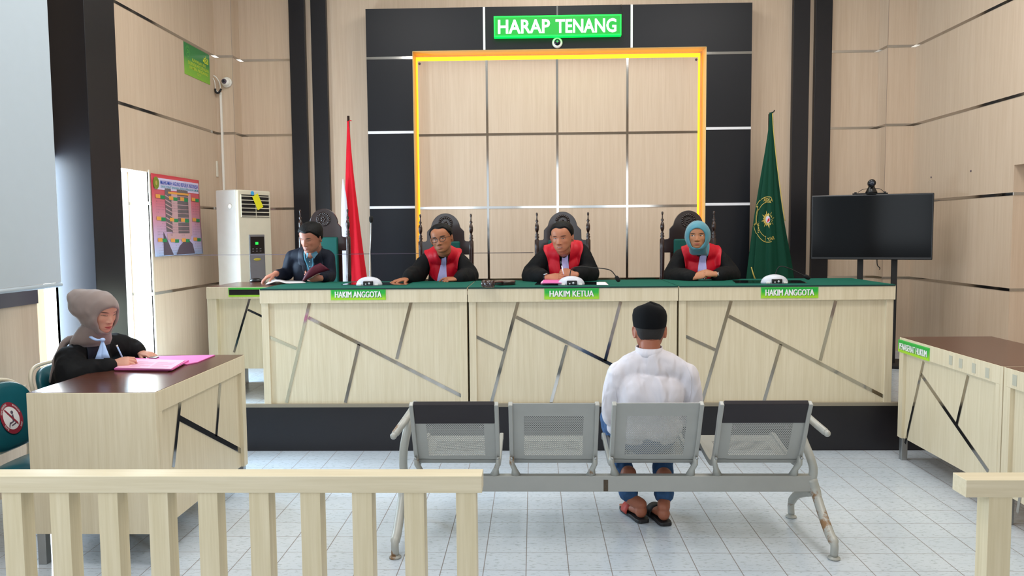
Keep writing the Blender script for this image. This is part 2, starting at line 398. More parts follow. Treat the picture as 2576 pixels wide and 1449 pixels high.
# cream reveal inside the surround
MB().box(xi0-.001, xi0+.004, PF+.004, YB, ZD, zi).box(xi1-.004, xi1+.001, PF+.004, YB, ZD, zi).box(xi0, xi1, PF+.004, YB, zi-.004, zi+.001).build('reveal_lining', 'cream_paint', pt)
bp = thing('backdrop_panel', 'large beige laminate panel behind the judges divided by mirror strips', 'wall panel', (.26, 8.17, ZD))
bx0, bx1, bz = at(1053, 300, Y=8.12).x, at(1755, 300, Y=8.12).x, at(1400, 149, Y=8.12).z
MB().box(bx0, bx1, 8.12, 8.155, ZD+.02, bz).build('board', 'wall_laminate', bp)
m = MB(); z = bz-.01
for x in (at(1226, 340, Y=8.12).x, at(1402, 340, Y=8.12).x, at(1578, 340, Y=8.12).x):
    MB().box(x-.011, x+.011, 8.117, 8.12, ZD+.02, bz).build('vertical_strip', 'chrome', bp)
for z in (2.585, 1.838, 1.09):
    MB().box(bx0, bx1, 8.1165, 8.12, z-.012, z+.012).build('horizontal_strip', 'chrome', bp)
for x in (bx0+.02, bx1-.02):
    MB().lathe((x, 8.118, bz-.025), [(.0, -.004), (.012, -.002), (.012, .002)], 10, 'y').build('mounting_screw', 'ink_grey', bp)
ls = thing('led_strip_light', 'yellow glowing light strip round the edge of the beige backdrop panel', 'strip light', (.26, 8.19, ZD))
MB().box(xi0+.012, bx0-.002, 8.165, 8.185, ZD+.02, bz).build('left_tube', 'led_yellow', ls)
MB().box(bx1+.002, xi1-.03, 8.165, 8.185, ZD+.02, bz).build('right_tube', 'led_yellow', ls)
MB().box(xi0+.012, xi1-.03, 8.165, 8.185, bz+.002, bz+.05).build('top_tube', 'led_yellow', ls)

# ---- running-text LED sign
sg = thing('led_sign', 'green glowing LED sign reading HARAP TENANG above the judges', 'sign', (.25, 7.96, 3.52))
a = at(1242, 41, Y=7.93); b = at(1563, 88, Y=7.93)
MB().box(a.x, b.x, 7.93, 8.0, b.z, a.z).build('casing', 'casing_glow', sg)  # casing made to glow, added to spill green onto the dark panel
MB().box(a.x+.012, b.x-.012, 7.927, 7.931, b.z+.012, a.z-.012).build('display', 'led_halo', sg)
wc = (at(1253, 67, Y=7.925)+at(1384, 66, Y=7.925))/2
m = MB(); text(m, 'HARAP', (at(1318, 66.5, Y=7.925).x, 7.926, at(1318, 66.5, Y=7.925).z), (1, 0, -.0), (0, 0, 1), .515, .135, bold=.02); m.build('letters', 'led_letters', sg)
p = at(1474, 64.5, Y=7.925); m = MB(); text(m, 'TENANG', (p.x, 7.926, p.z), (1, 0, 0), (0, 0, 1), .60, .135, bold=.02); m.build('letters', 'led_letters', sg)
MB().tube([(b.x+.01, 7.94, a.z), (b.x+.008, 7.95, a.z+.06), (b.x+.004, 7.99, zt)], .003, 6).build('power_cord', 'black_plastic', sg)
dc = at(1402, 107, Y=7.98)
dm = thing('dome_camera', 'small white round dome camera with dark green glass under the LED sign', 'camera', (dc.x, 8.0, dc.z-.05))
MB().lathe((dc.x, 7.998, dc.z), [(.052, 0), (.052, -.012), (.046, -.022), (.034, -.026)], 28, 'y').build('housing', 'white_paint', dm)
MB().ball((dc.x, 7.974, dc.z+.002), (.033, .02, .033)).build('glass_dome', M['lens_glass'], dm)
MB().ball((dc.x, 7.956, dc.z+.004), (.008, .004, .008)).build('lens', 'green_display', dm)

# ================================================================ furniture: judges' bench
SX = 1
def name_plate(txt, px0, px1, py0, py1, Y, label, name='name_plate', cat='sign', w=None):
    a = at(px0, py0, Y=Y); b = at(px1, py1, Y=Y); zc = (a.z+b.z)/2; hh = .078; x0, x1 = a.x, b.x
    t_ = thing(name, label, cat, ((x0+x1)/2, Y, zc-hh/2))
    MB().box(x0, x1, Y-.004, Y-.0005, zc-hh/2, zc+hh/2).build('border', 'plate_border', t_)
    MB().box(x0+.006, x1-.006, Y-.0055, Y-.0035, zc-hh/2+.006, zc+hh/2-.006).build('face', 'plate_green', t_)
    c = Vector(((x0+x1)/2, Y-.0056, zc+.001)); ww = (x1-x0)*w; lh = .044
    m = MB(); [text(m, txt, c+Vector((.0022+q, 0, -.0022)), (1, 0, 0), (0, 0, 1), ww, lh, bold=.0, thick=.0003+.00015*k_) for k_, q in enumerate((-.0022, -.0011, 0, .0011, .0022))]; m.build('letter_shadow', 'letter_shadow', t_)
    m = MB(); [text(m, txt, c+Vector((q, 0, 0)), (1, 0, 0), (0, 0, 1), ww, lh, bold=.0, thick=.0014+.0002*k_) for k_, q in enumerate((-.002, -.001, 0, .001, .002))]; m.build('letters', 'letter_white', t_)
    return t_
def strip_on(p, q, w, Y, parent, t_=.003):
    p = Vector(p); q = Vector(q); d = (q-p).normalized(); nrm = Vector((d.z, 0, -d.x))*w/2
    poly = [p-nrm, q-nrm, q+nrm, p+nrm]
    MB().prism([(v.x, v.z) for v in poly], (0, Y, 0), (1, 0, 0), (0, 0, 1), (0, -t_, 0)).build('mirror_strip', 'chrome', parent)
YD, ZT = 5.58, 1.187
def bench_desk(x0, x1, strips, label):
    t_ = thing('judge_desk', label, 'desk', ((x0+x1)/2, YD+.37, ZD), group=None)
    MB().box(x0, x1, YD-.022, YD+.005, 1.085, ZT).build('apron', 'desk_laminate', t_, bevel=.002)
    MB().box(x0, x1, YD+.005, YD+.72, ZT-.025, ZT).build('top', 'desk_laminate', t_, bevel=.002)
    for xa, xb in ((x0+.004, x0+.055), (x1-.055, x1-.004)):
        MB().box(xa, xb, YD-.004, YD+.72, ZD, 1.085).build('side_panel', 'desk_laminate', t_, bevel=.002)
    MB().box(x0+.055, x1-.055, YD+.012, YD+.03, ZD, 1.085).build('front_panel', 'desk_laminate', t_)
    for (a0, a1, w) in strips: strip_on(a0, a1, w, YD+.012, t_)
    return t_
def strips_for(pl, Y=YD+.012):
    out = []
    for (ax, ay, bx, by, w) in pl:
        a = at(ax, ay, Y=Y); b = at(bx, by, Y=Y); out.append(((a.x, 0, a.z), (b.x, 0, b.z), w))
    return out
xs = [at(653, 735, Y=YD-.02).x, at(1176, 735, Y=YD-.02).x, at(1707, 735, Y=YD-.02).x, at(2253, 735, Y=YD-.02).x]
bench_desk(xs[0], xs[1]-.003, strips_for([(779, 760, 721, 1013, .022), (676, 847, 746, 877, .022), (776, 799, 1161, 996, .024), (1034, 760, 998, 903, .022), (903, 866, 869, 1013, .022)]), 'pale wood judge desk with mirror strips, leftmost of the three, beside the clerk desk')
bench_desk(xs[1]+.003, xs[2]-.003, strips_for([(1303, 760, 1236, 1013, .022), (1196, 846, 1268, 881, .022), (1298, 797, 1640, 968, .024), (1561, 759, 1522, 908, .022), (1425, 868, 1386, 1013, .022)]), 'pale wood judge desk in the middle, under the HAKIM KETUA plate')
bench_desk(xs[2]+.003, xs[3], strips_for([(1839, 757, 1766, 1010, .022), (1725, 846, 1799, 880, .022), (1833, 795, 2222, 997, .024), (2102, 757, 2063, 907, .022), (1964, 866, 1921, 1012, .022)]), 'pale wood judge desk on the right, nearest the television')
name_plate('HAKIM ANGGOTA', 832, 971, 727, 755, YD-.022, 'green HAKIM ANGGOTA name plate on the left judge desk', w=.84)
name_plate('HAKIM KETUA', 1369, 1507, 725, 753, YD-.022, 'green HAKIM KETUA name plate on the middle judge desk', w=.80)
name_plate('HAKIM ANGGOTA', 1914, 2058, 722, 750, YD-.022, 'green HAKIM ANGGOTA name plate on the right judge desk', w=.84)
# green cloths on the desk tops
def cloth(x0, x1, label, skew=0):
    t_ = thing('table_cloth', label, 'tablecloth', ((x0+x1)/2, YD+.36, ZT), group='green cloths on the judge desks')
    m = MB().prism([(x0, YD-.024), (x1, YD-.024), (x1+skew, YD+.74), (x0+skew*.8, YD+.74)], (0, 0, ZT+.001), (1, 0, 0), (0, 1, 0), (0, 0, .004)); m.build('cloth', 'green_cloth', t_, bevel=.0015)
    MB().box(x0, x1, YD-.027, YD-.0225, ZT-.006, ZT+.004).build('hem', 'green_cloth_edge', t_)
cloth(xs[0]+.004, xs[1]-.004, 'green cloth covering the left judge desk')
cloth(xs[1]+.004, xs[2]-.004, 'green cloth covering the middle judge desk')
cloth(xs[2]+.004, xs[3]-.004, 'green cloth covering the right judge desk')
# clerk desk
cd = thing('clerk_desk', 'pale wood clerk desk with brown top at the left end of the bench', 'desk', (-2.1, 6.1, ZD))
cx0, cx1, cyf, cyb = -2.462, -1.995, 5.82, 6.42
MB().box(cx0, cx1, cyf-.02, cyf+.005, 1.10, ZT).build('apron', 'desk_laminate', cd, bevel=.002)
MB().box(cx0, cx1, cyf+.005, cyb, ZT-.02, ZT+.002).build('top', 'brown_laminate', cd, bevel=.002)
MB().box(cx0, cx0+.07, cyf-.01, cyb, ZD, 1.10).build('side_panel', 'desk_laminate', cd, bevel=.002)
MB().box(cx1-.04, cx1, cyf-.01, cyb, ZD, 1.10).build('side_panel', 'desk_laminate', cd, bevel=.002)
MB().box(cx0+.07, cx1-.04, cyf+.04, cyf+.06, .56, 1.10).build('front_panel', 'desk_laminate', cd)
for a_, b_ in (((629, 749), (589, 886)), ((624, 779), (662, 797))):
    a = at(*a_, Y=cyf+.04); b = at(*b_, Y=cyf+.04); strip_on(a, b, .016, cyf+.04, cd)
a = at(575, 724, Y=cyf-.02); b = at(660, 745, Y=cyf-.02)
np_ = thing('name_plate', 'green framed name plate with a dark blank face on the clerk desk', 'sign', ((a.x+b.x)/2, cyf-.02, 1.11))
MB().box(a.x, cx1-.01, cyf-.026, cyf-.0205, a.z-.068, a.z).build('border', 'plate_border', np_)
MB().box(a.x+.006, cx1-.01, cyf-.029, cyf-.0265, a.z-.054, a.z-.014).build('face', 'black_plastic', np_)

# ================================================================ side desks (prosecutor, counsel)
def side_desk(x_front, x_back, y0, y1, strips, label, zt=.84, zb=.155):
    s_ = 1 if x_front > x_back else -1       # outward normal of the front along x
    t_ = thing('counsel_desk' if s_ < 0 else 'prosecutor_desk', label, 'desk', ((x_front+x_back)/2, (y0+y1)/2, 0))
    X0, X1 = sorted((x_front, x_back))
    e = .025
    MB().box(X0, X1, y0, y0+e, zb, zt).build('side_panel', 'desk_laminate', t_, bevel=.0015)
    MB().box(X0, X1, y1-e, y1, zb, zt).build('side_panel', 'desk_laminate', t_, bevel=.0015)
    xa, xb = sorted((x_front, x_front-s_*.022))
    MB().box(xa, xb, y0+e, y1-e, zt-.10, zt).build('apron', 'desk_laminate', t_, bevel=.0015)
    MB().box(xa, xb, y0+e, y0+.06, zb, zt-.10).build('stile', 'desk_laminate', t_)
    MB().box(xa, xb, y1-.06, y1-e, zb, zt-.10).build('stile', 'desk_laminate', t_)
    xa, xb = sorted((x_front-s_*.022, x_front-s_*.04))
    MB().box(xa, xb, y0+e, y1-e, zb, zt-.05).build('front_panel', 'desk_laminate', t_)
    MB().box(X0+.004, X1-.004, y0+.004, y1-.004, zt-.012, zt+.002).build('top', 'brown_laminate', t_)
    for (a0, a1, w) in strips:
        xf_ = x_front-s_*.022
        p = at(*a0, X=xf_); q = at(*a1, X=xf_); d = (q-p).normalized(); nn = Vector((0, d.z, -d.y))*w/2
        poly = [p-nn, q-nn, q+nn, p+nn]
        MB().prism([(v.y, v.z) for v in poly], (xf_, 0, 0), (0, 1, 0), (0, 0, 1), (s_*.003, 0, 0)).build('mirror_strip', 'chrome', t_)
    for xx in (X0+.03, X1-.03):
        for yy in (y0+.03, y1-.03):
            MB().box(xx-.02, xx+.02, yy-.02, yy+.02, 0, zb+.02).build('leg', 'steel', t_, bevel=.002)
    return t_
side_desk(-1.79, -2.41, 3.60, 4.745, [((452, 1012), (435, 1175), .03), ((451, 1052), (616, 1140), .03), ((553, 964), (543, 1098), .03)], 'pale wood desk with brown top where the woman in the grey headscarf writes')
r1 = side_desk(2.50, 3.12, 4.20, 5.38, [((2324, 910), (2278, 1116), .024), ((2318, 942), (2487, 1186), .026), ((2436, 945), (2408, 1066), .024)], 'pale wood counsel desk with brown top and the PENASEHAT HUKUM plate', zt=.843)
plain('tape_grey', 'b9b7a6', .5)
r2 = side_desk(2.50, 3.12, 3.015, 4.19, [((2500+70, 1230), (2500+60, 1290), .02)], 'pale wood counsel desk at the right edge, nearer than the plated one', zt=.843)
a = at(2261, 870, X=2.5); b = at(2339, 891, X=2.5)
pl = thing('name_plate', 'green PENASEHAT HUKUM name plate on the counsel desk', 'sign', (2.495, (a.y+b.y)/2, .76))
zc = (a.z+b.z)/2; yc = (a.y+b.y)/2; wy = abs(a.y-b.y)
MB().box(2.4955, 2.4995, b.y, a.y, zc-.042, zc+.042).build('border', 'plate_border', pl)
MB().box(2.494, 2.496, b.y+.006, a.y-.006, zc-.036, zc+.036).build('face', 'plate_green', pl)
for off, nm, mt, th in ((.0022, 'letter_shadow', 'letter_shadow', .0003), (0, 'letters', 'letter_white', .0009)):
    m = MB(); [text(m, 'PENASEHAT HUKUM', (2.494, yc-off+q, zc-off), (0, -1, 0), (0, 0, 1), wy*.88, .043, n=(-1, 0, 0), bold=0, thick=th*1.5+.00015*k_) for k_, q in enumerate((-.002, -.001, 0, .001, .002))]; m.build(nm, mt, pl)
# grey tape patches on the apron
for px, py in ((2392, 906), (2417, 914), (2450, 926), (2484, 938)):
    p = at(px, py, X=2.5); MB().box(2.498, 2.4998, p.y-.018, p.y+.018, p.z-.028, p.z+.028).build('tape_mark', 'tape_grey', r1)
p = at(2553, 956, X=2.5); MB().box(2.498, 2.4998, p.y-.018, p.y+.018, p.z-.03, p.z+.028).build('tape_mark', 'tape_grey', r2)

# ================================================================ railings in the foreground
def railing(x0, x1, posts, label, y0=2.305, y1=2.378, zt=.85, th=.052, pw=.061, yaw_end=None):
    t_ = thing('railing', label, 'railing', ((x0+x1)/2, (y0+y1)/2, 0))
    MB().box(x0, x1, y0, y1, zt-th, zt).build('handrail', 'rail_laminate', t_, bevel=.0015)
    for x in posts: MB().box(x, x+pw, y0+.006, y0+.066, 0, zt-th).build('post', 'post_laminate', t_, bevel=.001)
    return t_
lp = [at(px, 1250, Y=2.311).x for px in (4, 124, 246, 372, 497, 626, 755, 885, 1016, 1147)]
stp = (lp[-1]-lp[0])/9
railing(-3.19, at(1212, 1199, Y=2.305).x, [lp[0]-stp*k for k in range(9, 0, -1) if lp[0]-stp*k > -3.15]+lp, 'pale wood railing in the left foreground with a row of square posts')
rx = at(2430, 1207, Y=2.27).x
rp = at(2490, 1251, Y=2.27).x
railing(rx, 3.77, [rp+.158*k for k in range(16) if rp+.158*k < 3.7], 'short pale wood railing end at the right edge', 2.268, 2.342, .85, .052, .068)

for px, py in ((2343, 446), (2443, 430)):
    p = at(px, py, X=XR); tag(MB().lathe((XR-.004, p.y, p.z), [(.008, .003), (.008, -.001), (.004, -.003)], 10, 'x').build('wall_plug', 'ink_grey'), 'small dark wall plug on the right wall, %s the corner of the two' % ('nearer' if px < 2400 else 'farther from'), 'wall plug')
# ================================================================ steel waiting bench
bn = thing('waiting_bench', 'grey perforated steel four-seat waiting bench facing the judges', 'bench', (.37, 3.97, 0))
MB().box(-.66, 1.415, 3.945, 3.99, .247, .330).build('beam', 'grey_metal', bn, bevel=.004)
MB().box(.352, .375, 3.9435, 3.946, .25, .31).build('rust_patch', plain('rust', '4f4437', .8, noise_amt=.4, nscale=90).m, bn)
def bench_profile(w0=0):
    # back top -> bend -> seat front, (y, z)
    return smooth_path([(3.795, .742, 0), (3.835, .66, 0), (3.885, .54, 0), (3.945, .425, 0), (3.985, .388, 0), (4.06, .384, 0), (4.20, .40, 0), (4.37, .425, 0), (4.41, .41, 0)], 6)
prof = bench_profile()
def sheet(x0, x1, pr, th=.003):
    n = len(pr); m = MB(); top = []; bot = []
    for i, p in enumerate(pr):
        d = (pr[min(i+1, n-1)]-pr[max(i-1, 0)]).normalized(); nn = Vector((d.y, -d.x, 0))*th/2
        top.append(p+nn); bot.append(p-nn)
    loop = top+bot[::-1]
    m.add([(x, q.x, q.y) for x in (x0, x1) for q in loop], [(i, (i+1) % (2*n), 2*n+(i+1) % (2*n), 2*n+i) for i in range(2*n)]+[tuple(range(2*n))[::-1], tuple(range(2*n, 4*n))])
    return m
units = [(-.618, -.178), (-.128, .318), (.382, .828), (.905, 1.353)]
arc = [0]
for i in range(1, len(prof)): arc.append(arc[-1]+(prof[i]-prof[i-1]).length)
def on_arc(a):
    a = max(0, min(arc[-1], a))
    for i in range(len(arc)-1):
        if a <= arc[i+1]: return prof[i].lerp(prof[i+1], (a-arc[i])/(arc[i+1]-arc[i]))
    return prof[-1].copy()
def sub(pr, a0, a1):
    a1 = min(a1, arc[-1]); return [on_arc(a0)]+[p for p, a in zip(prof, arc) if a0+.002 < a < a1-.002]+[on_arc(a1)]
def unit(x0, x1, cover, yb):
    def uvf(co): return (co.x, co.z*1.0 if co.y < 3.97 else co.y)
    # back: solid border + perforated field
    back = sub(prof, 0, .37); seat = sub(prof, .355, 9)
    xa, xb = x0+.02, x1-.02; zx = .055
    fld = sub(prof, .075, .335)
    bk = MB()
    for a_, b_, pr in ((xa, xa+zx, back), (xb-zx, xb, back), (xa+zx, xb-zx, sub(prof, 0, .08)), (xa+zx, xb-zx, sub(prof, .33, .37))):
        q = sheet(a_, b_, pr); bk.add(q.v, q.f)
    o = bk.build('backrest', 'grey_metal', bn)
    q = MB()
    n = len(fld); q.add([(x, p.x, p.y) for p in fld for x in (xa+zx-.002, xb-zx+.002)], [(2*i, 2*i+1, 2*i+3, 2*i+2) for i in range(n-1)], True); q.uv = uvf
    q.build('perforated_sheet', 'perforated_metal', o)
    st = sheet(xa, xa+zx, seat); 
    for a_, b_, pr in ((xb-zx, xb, seat), (xa+zx, xb-zx, sub(prof, .355, .42)), (xa+zx, xb-zx, sub(prof, .72, 9))):
        q = sheet(a_, b_, pr); st.add(q.v, q.f)
    o = st.build('seat', 'grey_metal', bn)
    sf = sub(prof, .415, .725); q = MB(); q.add([(x, p.x, p.y) for p in sf for x in (xa+zx-.002, xb-zx+.002)], [(2*i, 2*i+1, 2*i+3, 2*i+2) for i in range(len(sf)-1)], True); q.uv = uvf
    q.build('perforated_sheet', 'perforated_metal', o)
    for s_, x in ((-1, x0+.010), (1, x1-.010)):
        m = MB(); rs = []
        for i, p in enumerate(prof):
            d = (prof[min(i+1, len(prof)-1)]-prof[max(i-1, 0)]).normalized(); nn = Vector((d.y, -d.x, 0))
            rs.append([Vector((x+a_*.0105, p.x+nn.x*b_, p.y+nn.y*b_)) for a_, b_ in ((-1, -.016), (1, -.016), (1, .016), (-1, .016))])
        m.rings(rs, smooth=False); fr = m.build('side_frame', 'grey_metal', bn, bevel=.004)
        # bracket down to the beam, bolt
        MB().tube([(x, 3.93, .44), (x, 3.935, .40), (x-s_*.012, 3.955, .365), (x-s_*.02, 3.965, .328)], [(.012, .02), (.013, .022), (.014, .016), (.026, .02)], 10).build('bracket', 'worn_metal', bn)
        MB().lathe((x, 3.902, .436), [(.007, .006), (.007, -.006), (.004, -.008)], 10, 'y').build('bolt', 'steel', fr)
    if cover:
        cp = sub(prof, 0, .118)
        m = MB(); n = len(cp); out = []; inn = []
        for i, p in enumerate(cp):
            d = (cp[min(i+1, n-1)]-cp[max(i-1, 0)]).normalized(); nn = Vector((d.y, -d.x, 0))
            out.append(p-nn*-.010 if False else Vector((p.x, p.y, 0))+nn*.012); inn.append(Vector((p.x, p.y, 0))-nn*.012)
        loop = out[::-1]+[Vector((cp[0].x+.0, cp[0].y+.012, 0))]+inn; L_ = len(loop)
        m.add([(x, q.x, q.y) for x in (xa+.001, xb-.001) for q in loop], [(i, (i+1) % L_, L_+(i+1) % L_, L_+i) for i in range(L_)]+[tuple(range(L_))[::-1], tuple(range(L_, 2*L_))])
        m.build('headrest_cover', 'headrest_vinyl', bn, bevel=.003)
        for x in (xa+.075, xb-.075): MB().lathe((x, 3.872, .60), [(.007, .012), (.007, -.004), (.003, -.006)], 10, 'y').build('fixing_bolt', 'ink_grey', bn)
for i, (x0, x1) in enumerate(units): unit(x0, x1, i in (0, 3), 0)
for s_, xp in ((-1, -.685), (1, 1.435)):
    m = MB()
    nm = 'left' if s_ < 0 else 'right'
    xo = xp+s_*.0
    if s_ > 0: post, arm_ = [(1.415, 3.965, .29), (1.422, 3.96, .36), (1.405, 3.97, .43), (1.385, 4.03, .52), (1.385, 4.07, .63)], [(1.385, 4.20, .642), (1.378, 4.02, .646), (1.398, 3.88, .618), (1.428, 3.80, .588)]
    else: post, arm_ = [(-.668, 3.965, .29), (-.680, 3.95, .38), (-.672, 3.93, .48), (-.655, 3.94, .57), (-.648, 4.0, .64)], [(-.650, 4.20, .652), (-.642, 4.02, .656), (-.664, 3.88, .625), (-.700, 3.80, .578)]
    MB().tube(smooth_path(post, 5), .022, 12, up=(1, 0, 0)).build('arm_post', 'worn_metal', bn)
    MB().tube(smooth_path(arm_, 5), [(.020, .018)]*15+[(.014, .013)], 12).ball(arm_[-1], (.017, .017, .017), 12, 8).build('armrest', 'worn_metal', bn)
    yf, yr = 4.25, 3.70
    MB().tube(smooth_path([(xo-s_*.02, 3.965, .31), (xo-s_*.002, 3.95, .24), (xo, 3.87, .17), (xo, 3.76, .10), (xo, yr, .075), (xo, yr, .018)], 5), [.028]*6+[.024]*14+[.019]*6, 12, up=(1, 0, 0)).build('rear_leg', 'worn_metal', bn)
    MB().tube(smooth_path([(xo-s_*.01, 3.97, .24), (xo-s_*.012, 4.06, .205), (xo-s_*.02, 4.18, .15), (xo-s_*.025, yf, .085), (xo-s_*.025, yf, .02)], 5), [.024]*5+[.022]*10+[.018]*6, 12, up=(1, 0, 0)).build('front_leg', 'worn_metal', bn)
    for yy, xx in ((yr, xo), (yf, xo-s_*.025)):
        MB().lathe((xx, yy, 0), [(.026, 0), (.030, .004), (.028, .010), (.012, .016), (.010, .03)], 20).build('foot_pad', 'worn_metal', bn)

# ================================================================ carved judge chairs
def judge_chair(cx, y, label, zt=1.40, rz=0, w=.222):
    t_ = thing('judge_chair', label, 'chair', (cx, y, ZD), rz, 'carved judge chairs')
    bl = lambda m, n_, mt, **k: m.build(n_, mt, t_, local=True, **k)
    post = [(.017, 0), (.020, .02), (.018, .30), (.022, .42), (.0185, .55), (.021, .62), (.0205, .80), (.023, .83), (.019, .86), (.021, 1.10), (.021, 1.175),
            (.012, 1.19), (.020, 1.205), (.012, 1.215), (.017, 1.225), (.008, 1.24), (.011, 1.25), (.017, 1.27), (.0175, 1.30), (.011, 1.325), (.006, 1.33), (.014, 1.345), (.006, 1.36), (.0045, 1.385), (.009, 1.40), (.009, 1.412), (.004, 1.42)]
    post = [(r, z*zt/1.42) for r, z in post]
    for s_ in (-1, 1): bl(MB().lathe((s_*w, 0, 0), post, 16), 'back_post', 'dark_wood')
    k = zt/1.42
    # crest rail with an arch and ears
    L_ = [(w, 1.06*k), (w, 1.175*k), (w-.05, 1.18*k), (w-.058, 1.19*k), (w-.06, 1.265*k), (w-.075, 1.282*k), (w-.092, 1.30*k)]
    ar = [(.128*math.cos(R(a)), (1.282+.128*math.sin(R(a))*1.12)*k) for a in range(12, 91, 6)]
    half = L_+ar; poly = half+[(-x, z) for x, z in half[::-1][1:]]
    bl(MB().prism(poly, (0, -.014, 0), (1, 0, 0), (0, 0, 1), (0, .028, 0)), 'crest_rail', 'carved_wood', bevel=.003)
    # carved medallion: ring of leaves
    m = MB(); c = Vector((0, -.016, 1.335*k))
    for i in range(20):
        a = 2*math.pi*i/20; m.ball(c+Vector((.053*math.cos(a), 0, .053*math.sin(a))), (.011, .007, .008), 8, 6)
        m.ball(c+Vector((.042*math.cos(a+.15), 0, .042*math.sin(a+.15))), (.007, .006, .006), 8, 6)
    m.tube([c+Vector((.063*math.cos(2*math.pi*i/32), 0, .063*math.sin(2*math.pi*i/32))) for i in range(33)], .003, 6)
    for i in range(5): m.ball(c+Vector((.014*math.cos(i*1.26), -.001, .016*math.sin(i*1.26))), (.010, .006, .009), 8, 6)
    bl(m, 'medallion', 'carved_wood')
    bl(MB().box(-.155, -.125, -.012, .012, .46, 1.07*k).box(.125, .155, -.012, .012, .46, 1.07*k).box(-w, w, -.012, .012, .46, .50), 'back_frame', 'dark_wood', bevel=.003)
    bl(MB().box(-.126, .126, -.035, .016, .50, 1.178*k), 'back_cushion', 'green_upholstery', bevel=.014, seg=4)
    bl(MB().box(-w-.01, w+.01, -.47, .02, .40, .43), 'seat_frame', 'dark_wood', bevel=.004)
    bl(MB().box(-w+.02, w-.02, -.46, -.02, .43, .48), 'seat_cushion', 'green_upholstery', bevel=.018, seg=4)
    for s_ in (-1, 1):
        bl(MB().lathe((s_*w, -.44, 0), [(.016, 0), (.021, .03), (.017, .10), (.022, .30), (.022, .43), (.018, .45), (.022, .55), (.016, .62), (.020, .64)], 14), 'front_leg', 'dark_wood')
        bl(MB().tube(smooth_path([(s_*w, 0, .70), (s_*w, -.2, .685), (s_*(w+.005), -.42, .665), (s_*(w+.005), -.50, .63)], 4), [(.026, .014)]*13, 10), 'armrest', 'dark_wood')
    return t_
CY = 6.83
def chx(px): return at(px, 560, Y=CY).x
judge_chair(chx(806), 6.95, 'carved dark wood high-back chair of the clerk in the navy suit', 1.455, w=.213)
judge_chair(chx(1121), CY, 'carved dark wood high-back chair behind the judge with glasses')
judge_chair(chx(1415), CY, 'carved dark wood high-back chair behind the middle judge', 1.405)
judge_chair(chx(1731), CY, 'carved dark wood high-back chair behind the judge in the blue headscarf', 1.405)

# ================================================================ flags
def flag_cone(c, ztop, zbot, prof_, mat, parent, name, folds=9, amp=.16, ph=0, n=160, skew=None, a0=0, a1=2*math.pi, sq=.55, yoff=0):
    rs = []; K = 44; full = abs(a1-a0-2*math.pi) < 1e-6
    for i in range(K+1):
        t_ = i/K; z = lerp(ztop, zbot, t_); l, r_ = spline(prof_, t_); ring = []
        for k_ in range(n if full else n+1):
            a = a0+(a1-a0)*k_/n
            f = 1+amp*min(1, t_*3)*(math.sin(folds*a+ph+1.2*t_)+.35*math.sin(folds*1.9*a+2*ph-2*t_))
            x = (r_ if math.cos(a) > 0 else l)*math.cos(a)*f
            ring.append(Vector((c[0]+x, c[1]+sq*((l+r_)/2)*math.sin(a)*f+yoff, z)))
        rs.append(ring)
    return MB().rings(rs, closed=full, cap=False).build(name, mat, parent)
a = at(875, 291, Y=7.5)
fl = thing('flag', 'red and white flag hanging in folds from a dark pole behind the clerk', 'flag', (a.x, 7.52, ZD), group=None)
MB().tube([(a.x, 7.52, ZD), (a.x, 7.52, a.z)], .012, 12).build('pole', 'dark_wood', fl)
MB().lathe((a.x, 7.52, ZD), [(.16, 0), (.16, .02), (.05, .05), (.02, .10)], 20).build('base', 'dark_wood', fl)
zt_ = at(875, 305, Y=7.5).z
flag_cone((a.x, 7.50), zt_, .62, [(0, .008, .010), (.25, .034, .040), (.55, .055, .095), (.8, .06, .15), (1, .065, .19)], 'flag_red', fl, 'red_cloth', folds=7, amp=.09, sq=.5)
zw = at(858, 450, Y=7.44).z
flag_cone((a.x-.048, 7.44), zw, .66, [(0, .002, .003), (.1, .016, .026), (.3, .026, .044), (.55, .042, .044), (.8, .055, .024), (1, .06, .02)], 'flag_white', fl, 'white_cloth', folds=4, amp=.10, sq=.35, n=90)
MB().tube([(a.x-.012, 7.508, zt_-.005), (a.x+.02, 7.50, zt_+.006), (a.x+.035, 7.50, zt_+.004)], .004, 6).build('tie_ribbon', 'flag_red', fl)
b = at(1940, 280, Y=7.7)
fr = thing('flag', 'dark green court flag with gold emblem and fringe beside the television', 'flag', (b.x, 7.72, ZD))
MB().tube([(b.x, 7.75, ZD), (b.x, 7.75, b.z-.02)], .012, 12).build('pole', 'dark_wood', fr)
MB().lathe((b.x, 7.75, ZD), [(.15, 0), (.15, .02), (.05, .05), (.02, .10)], 20).build('base', 'dark_wood', fr)
MB().tube([(b.x-.01, 7.72, b.z-.02), (b.x+.025, 7.70, b.z-.005), (b.x+.032, 7.70, b.z+.01)], .006, 8).build('pole_tie', 'black_matte', fr)
gf = flag_cone((b.x, 7.70), b.z-.012, .60, [(0, .018, .018), (.07, .024, .026), (.32, .095, .072), (.49, .142, .120), (.75, .190, .21), (1, .22, .26)], 'flag_green', fr, 'green_cloth', folds=8, amp=.13, ph=.8, sq=.42)
def world_bvh(o):
    me = o.data; mw = rootof(o).matrix_world if o.parent else Matrix.Identity(4)
    off = rootof(o).location
    return BVHTree.FromPolygons([v.co+off for v in me.vertices], [tuple(p.vertices) for p in me.polygons])
def project(mb, bvh, off=.002, d=Vector((0, 1, 0)), back=1.0):
    out = []
    for v in mb.v:
        h_ = bvh.ray_cast(v-d*back, d)
        out.append(h_[0]-d*off if h_[0] is not None else v)
    mb.v = out; return mb
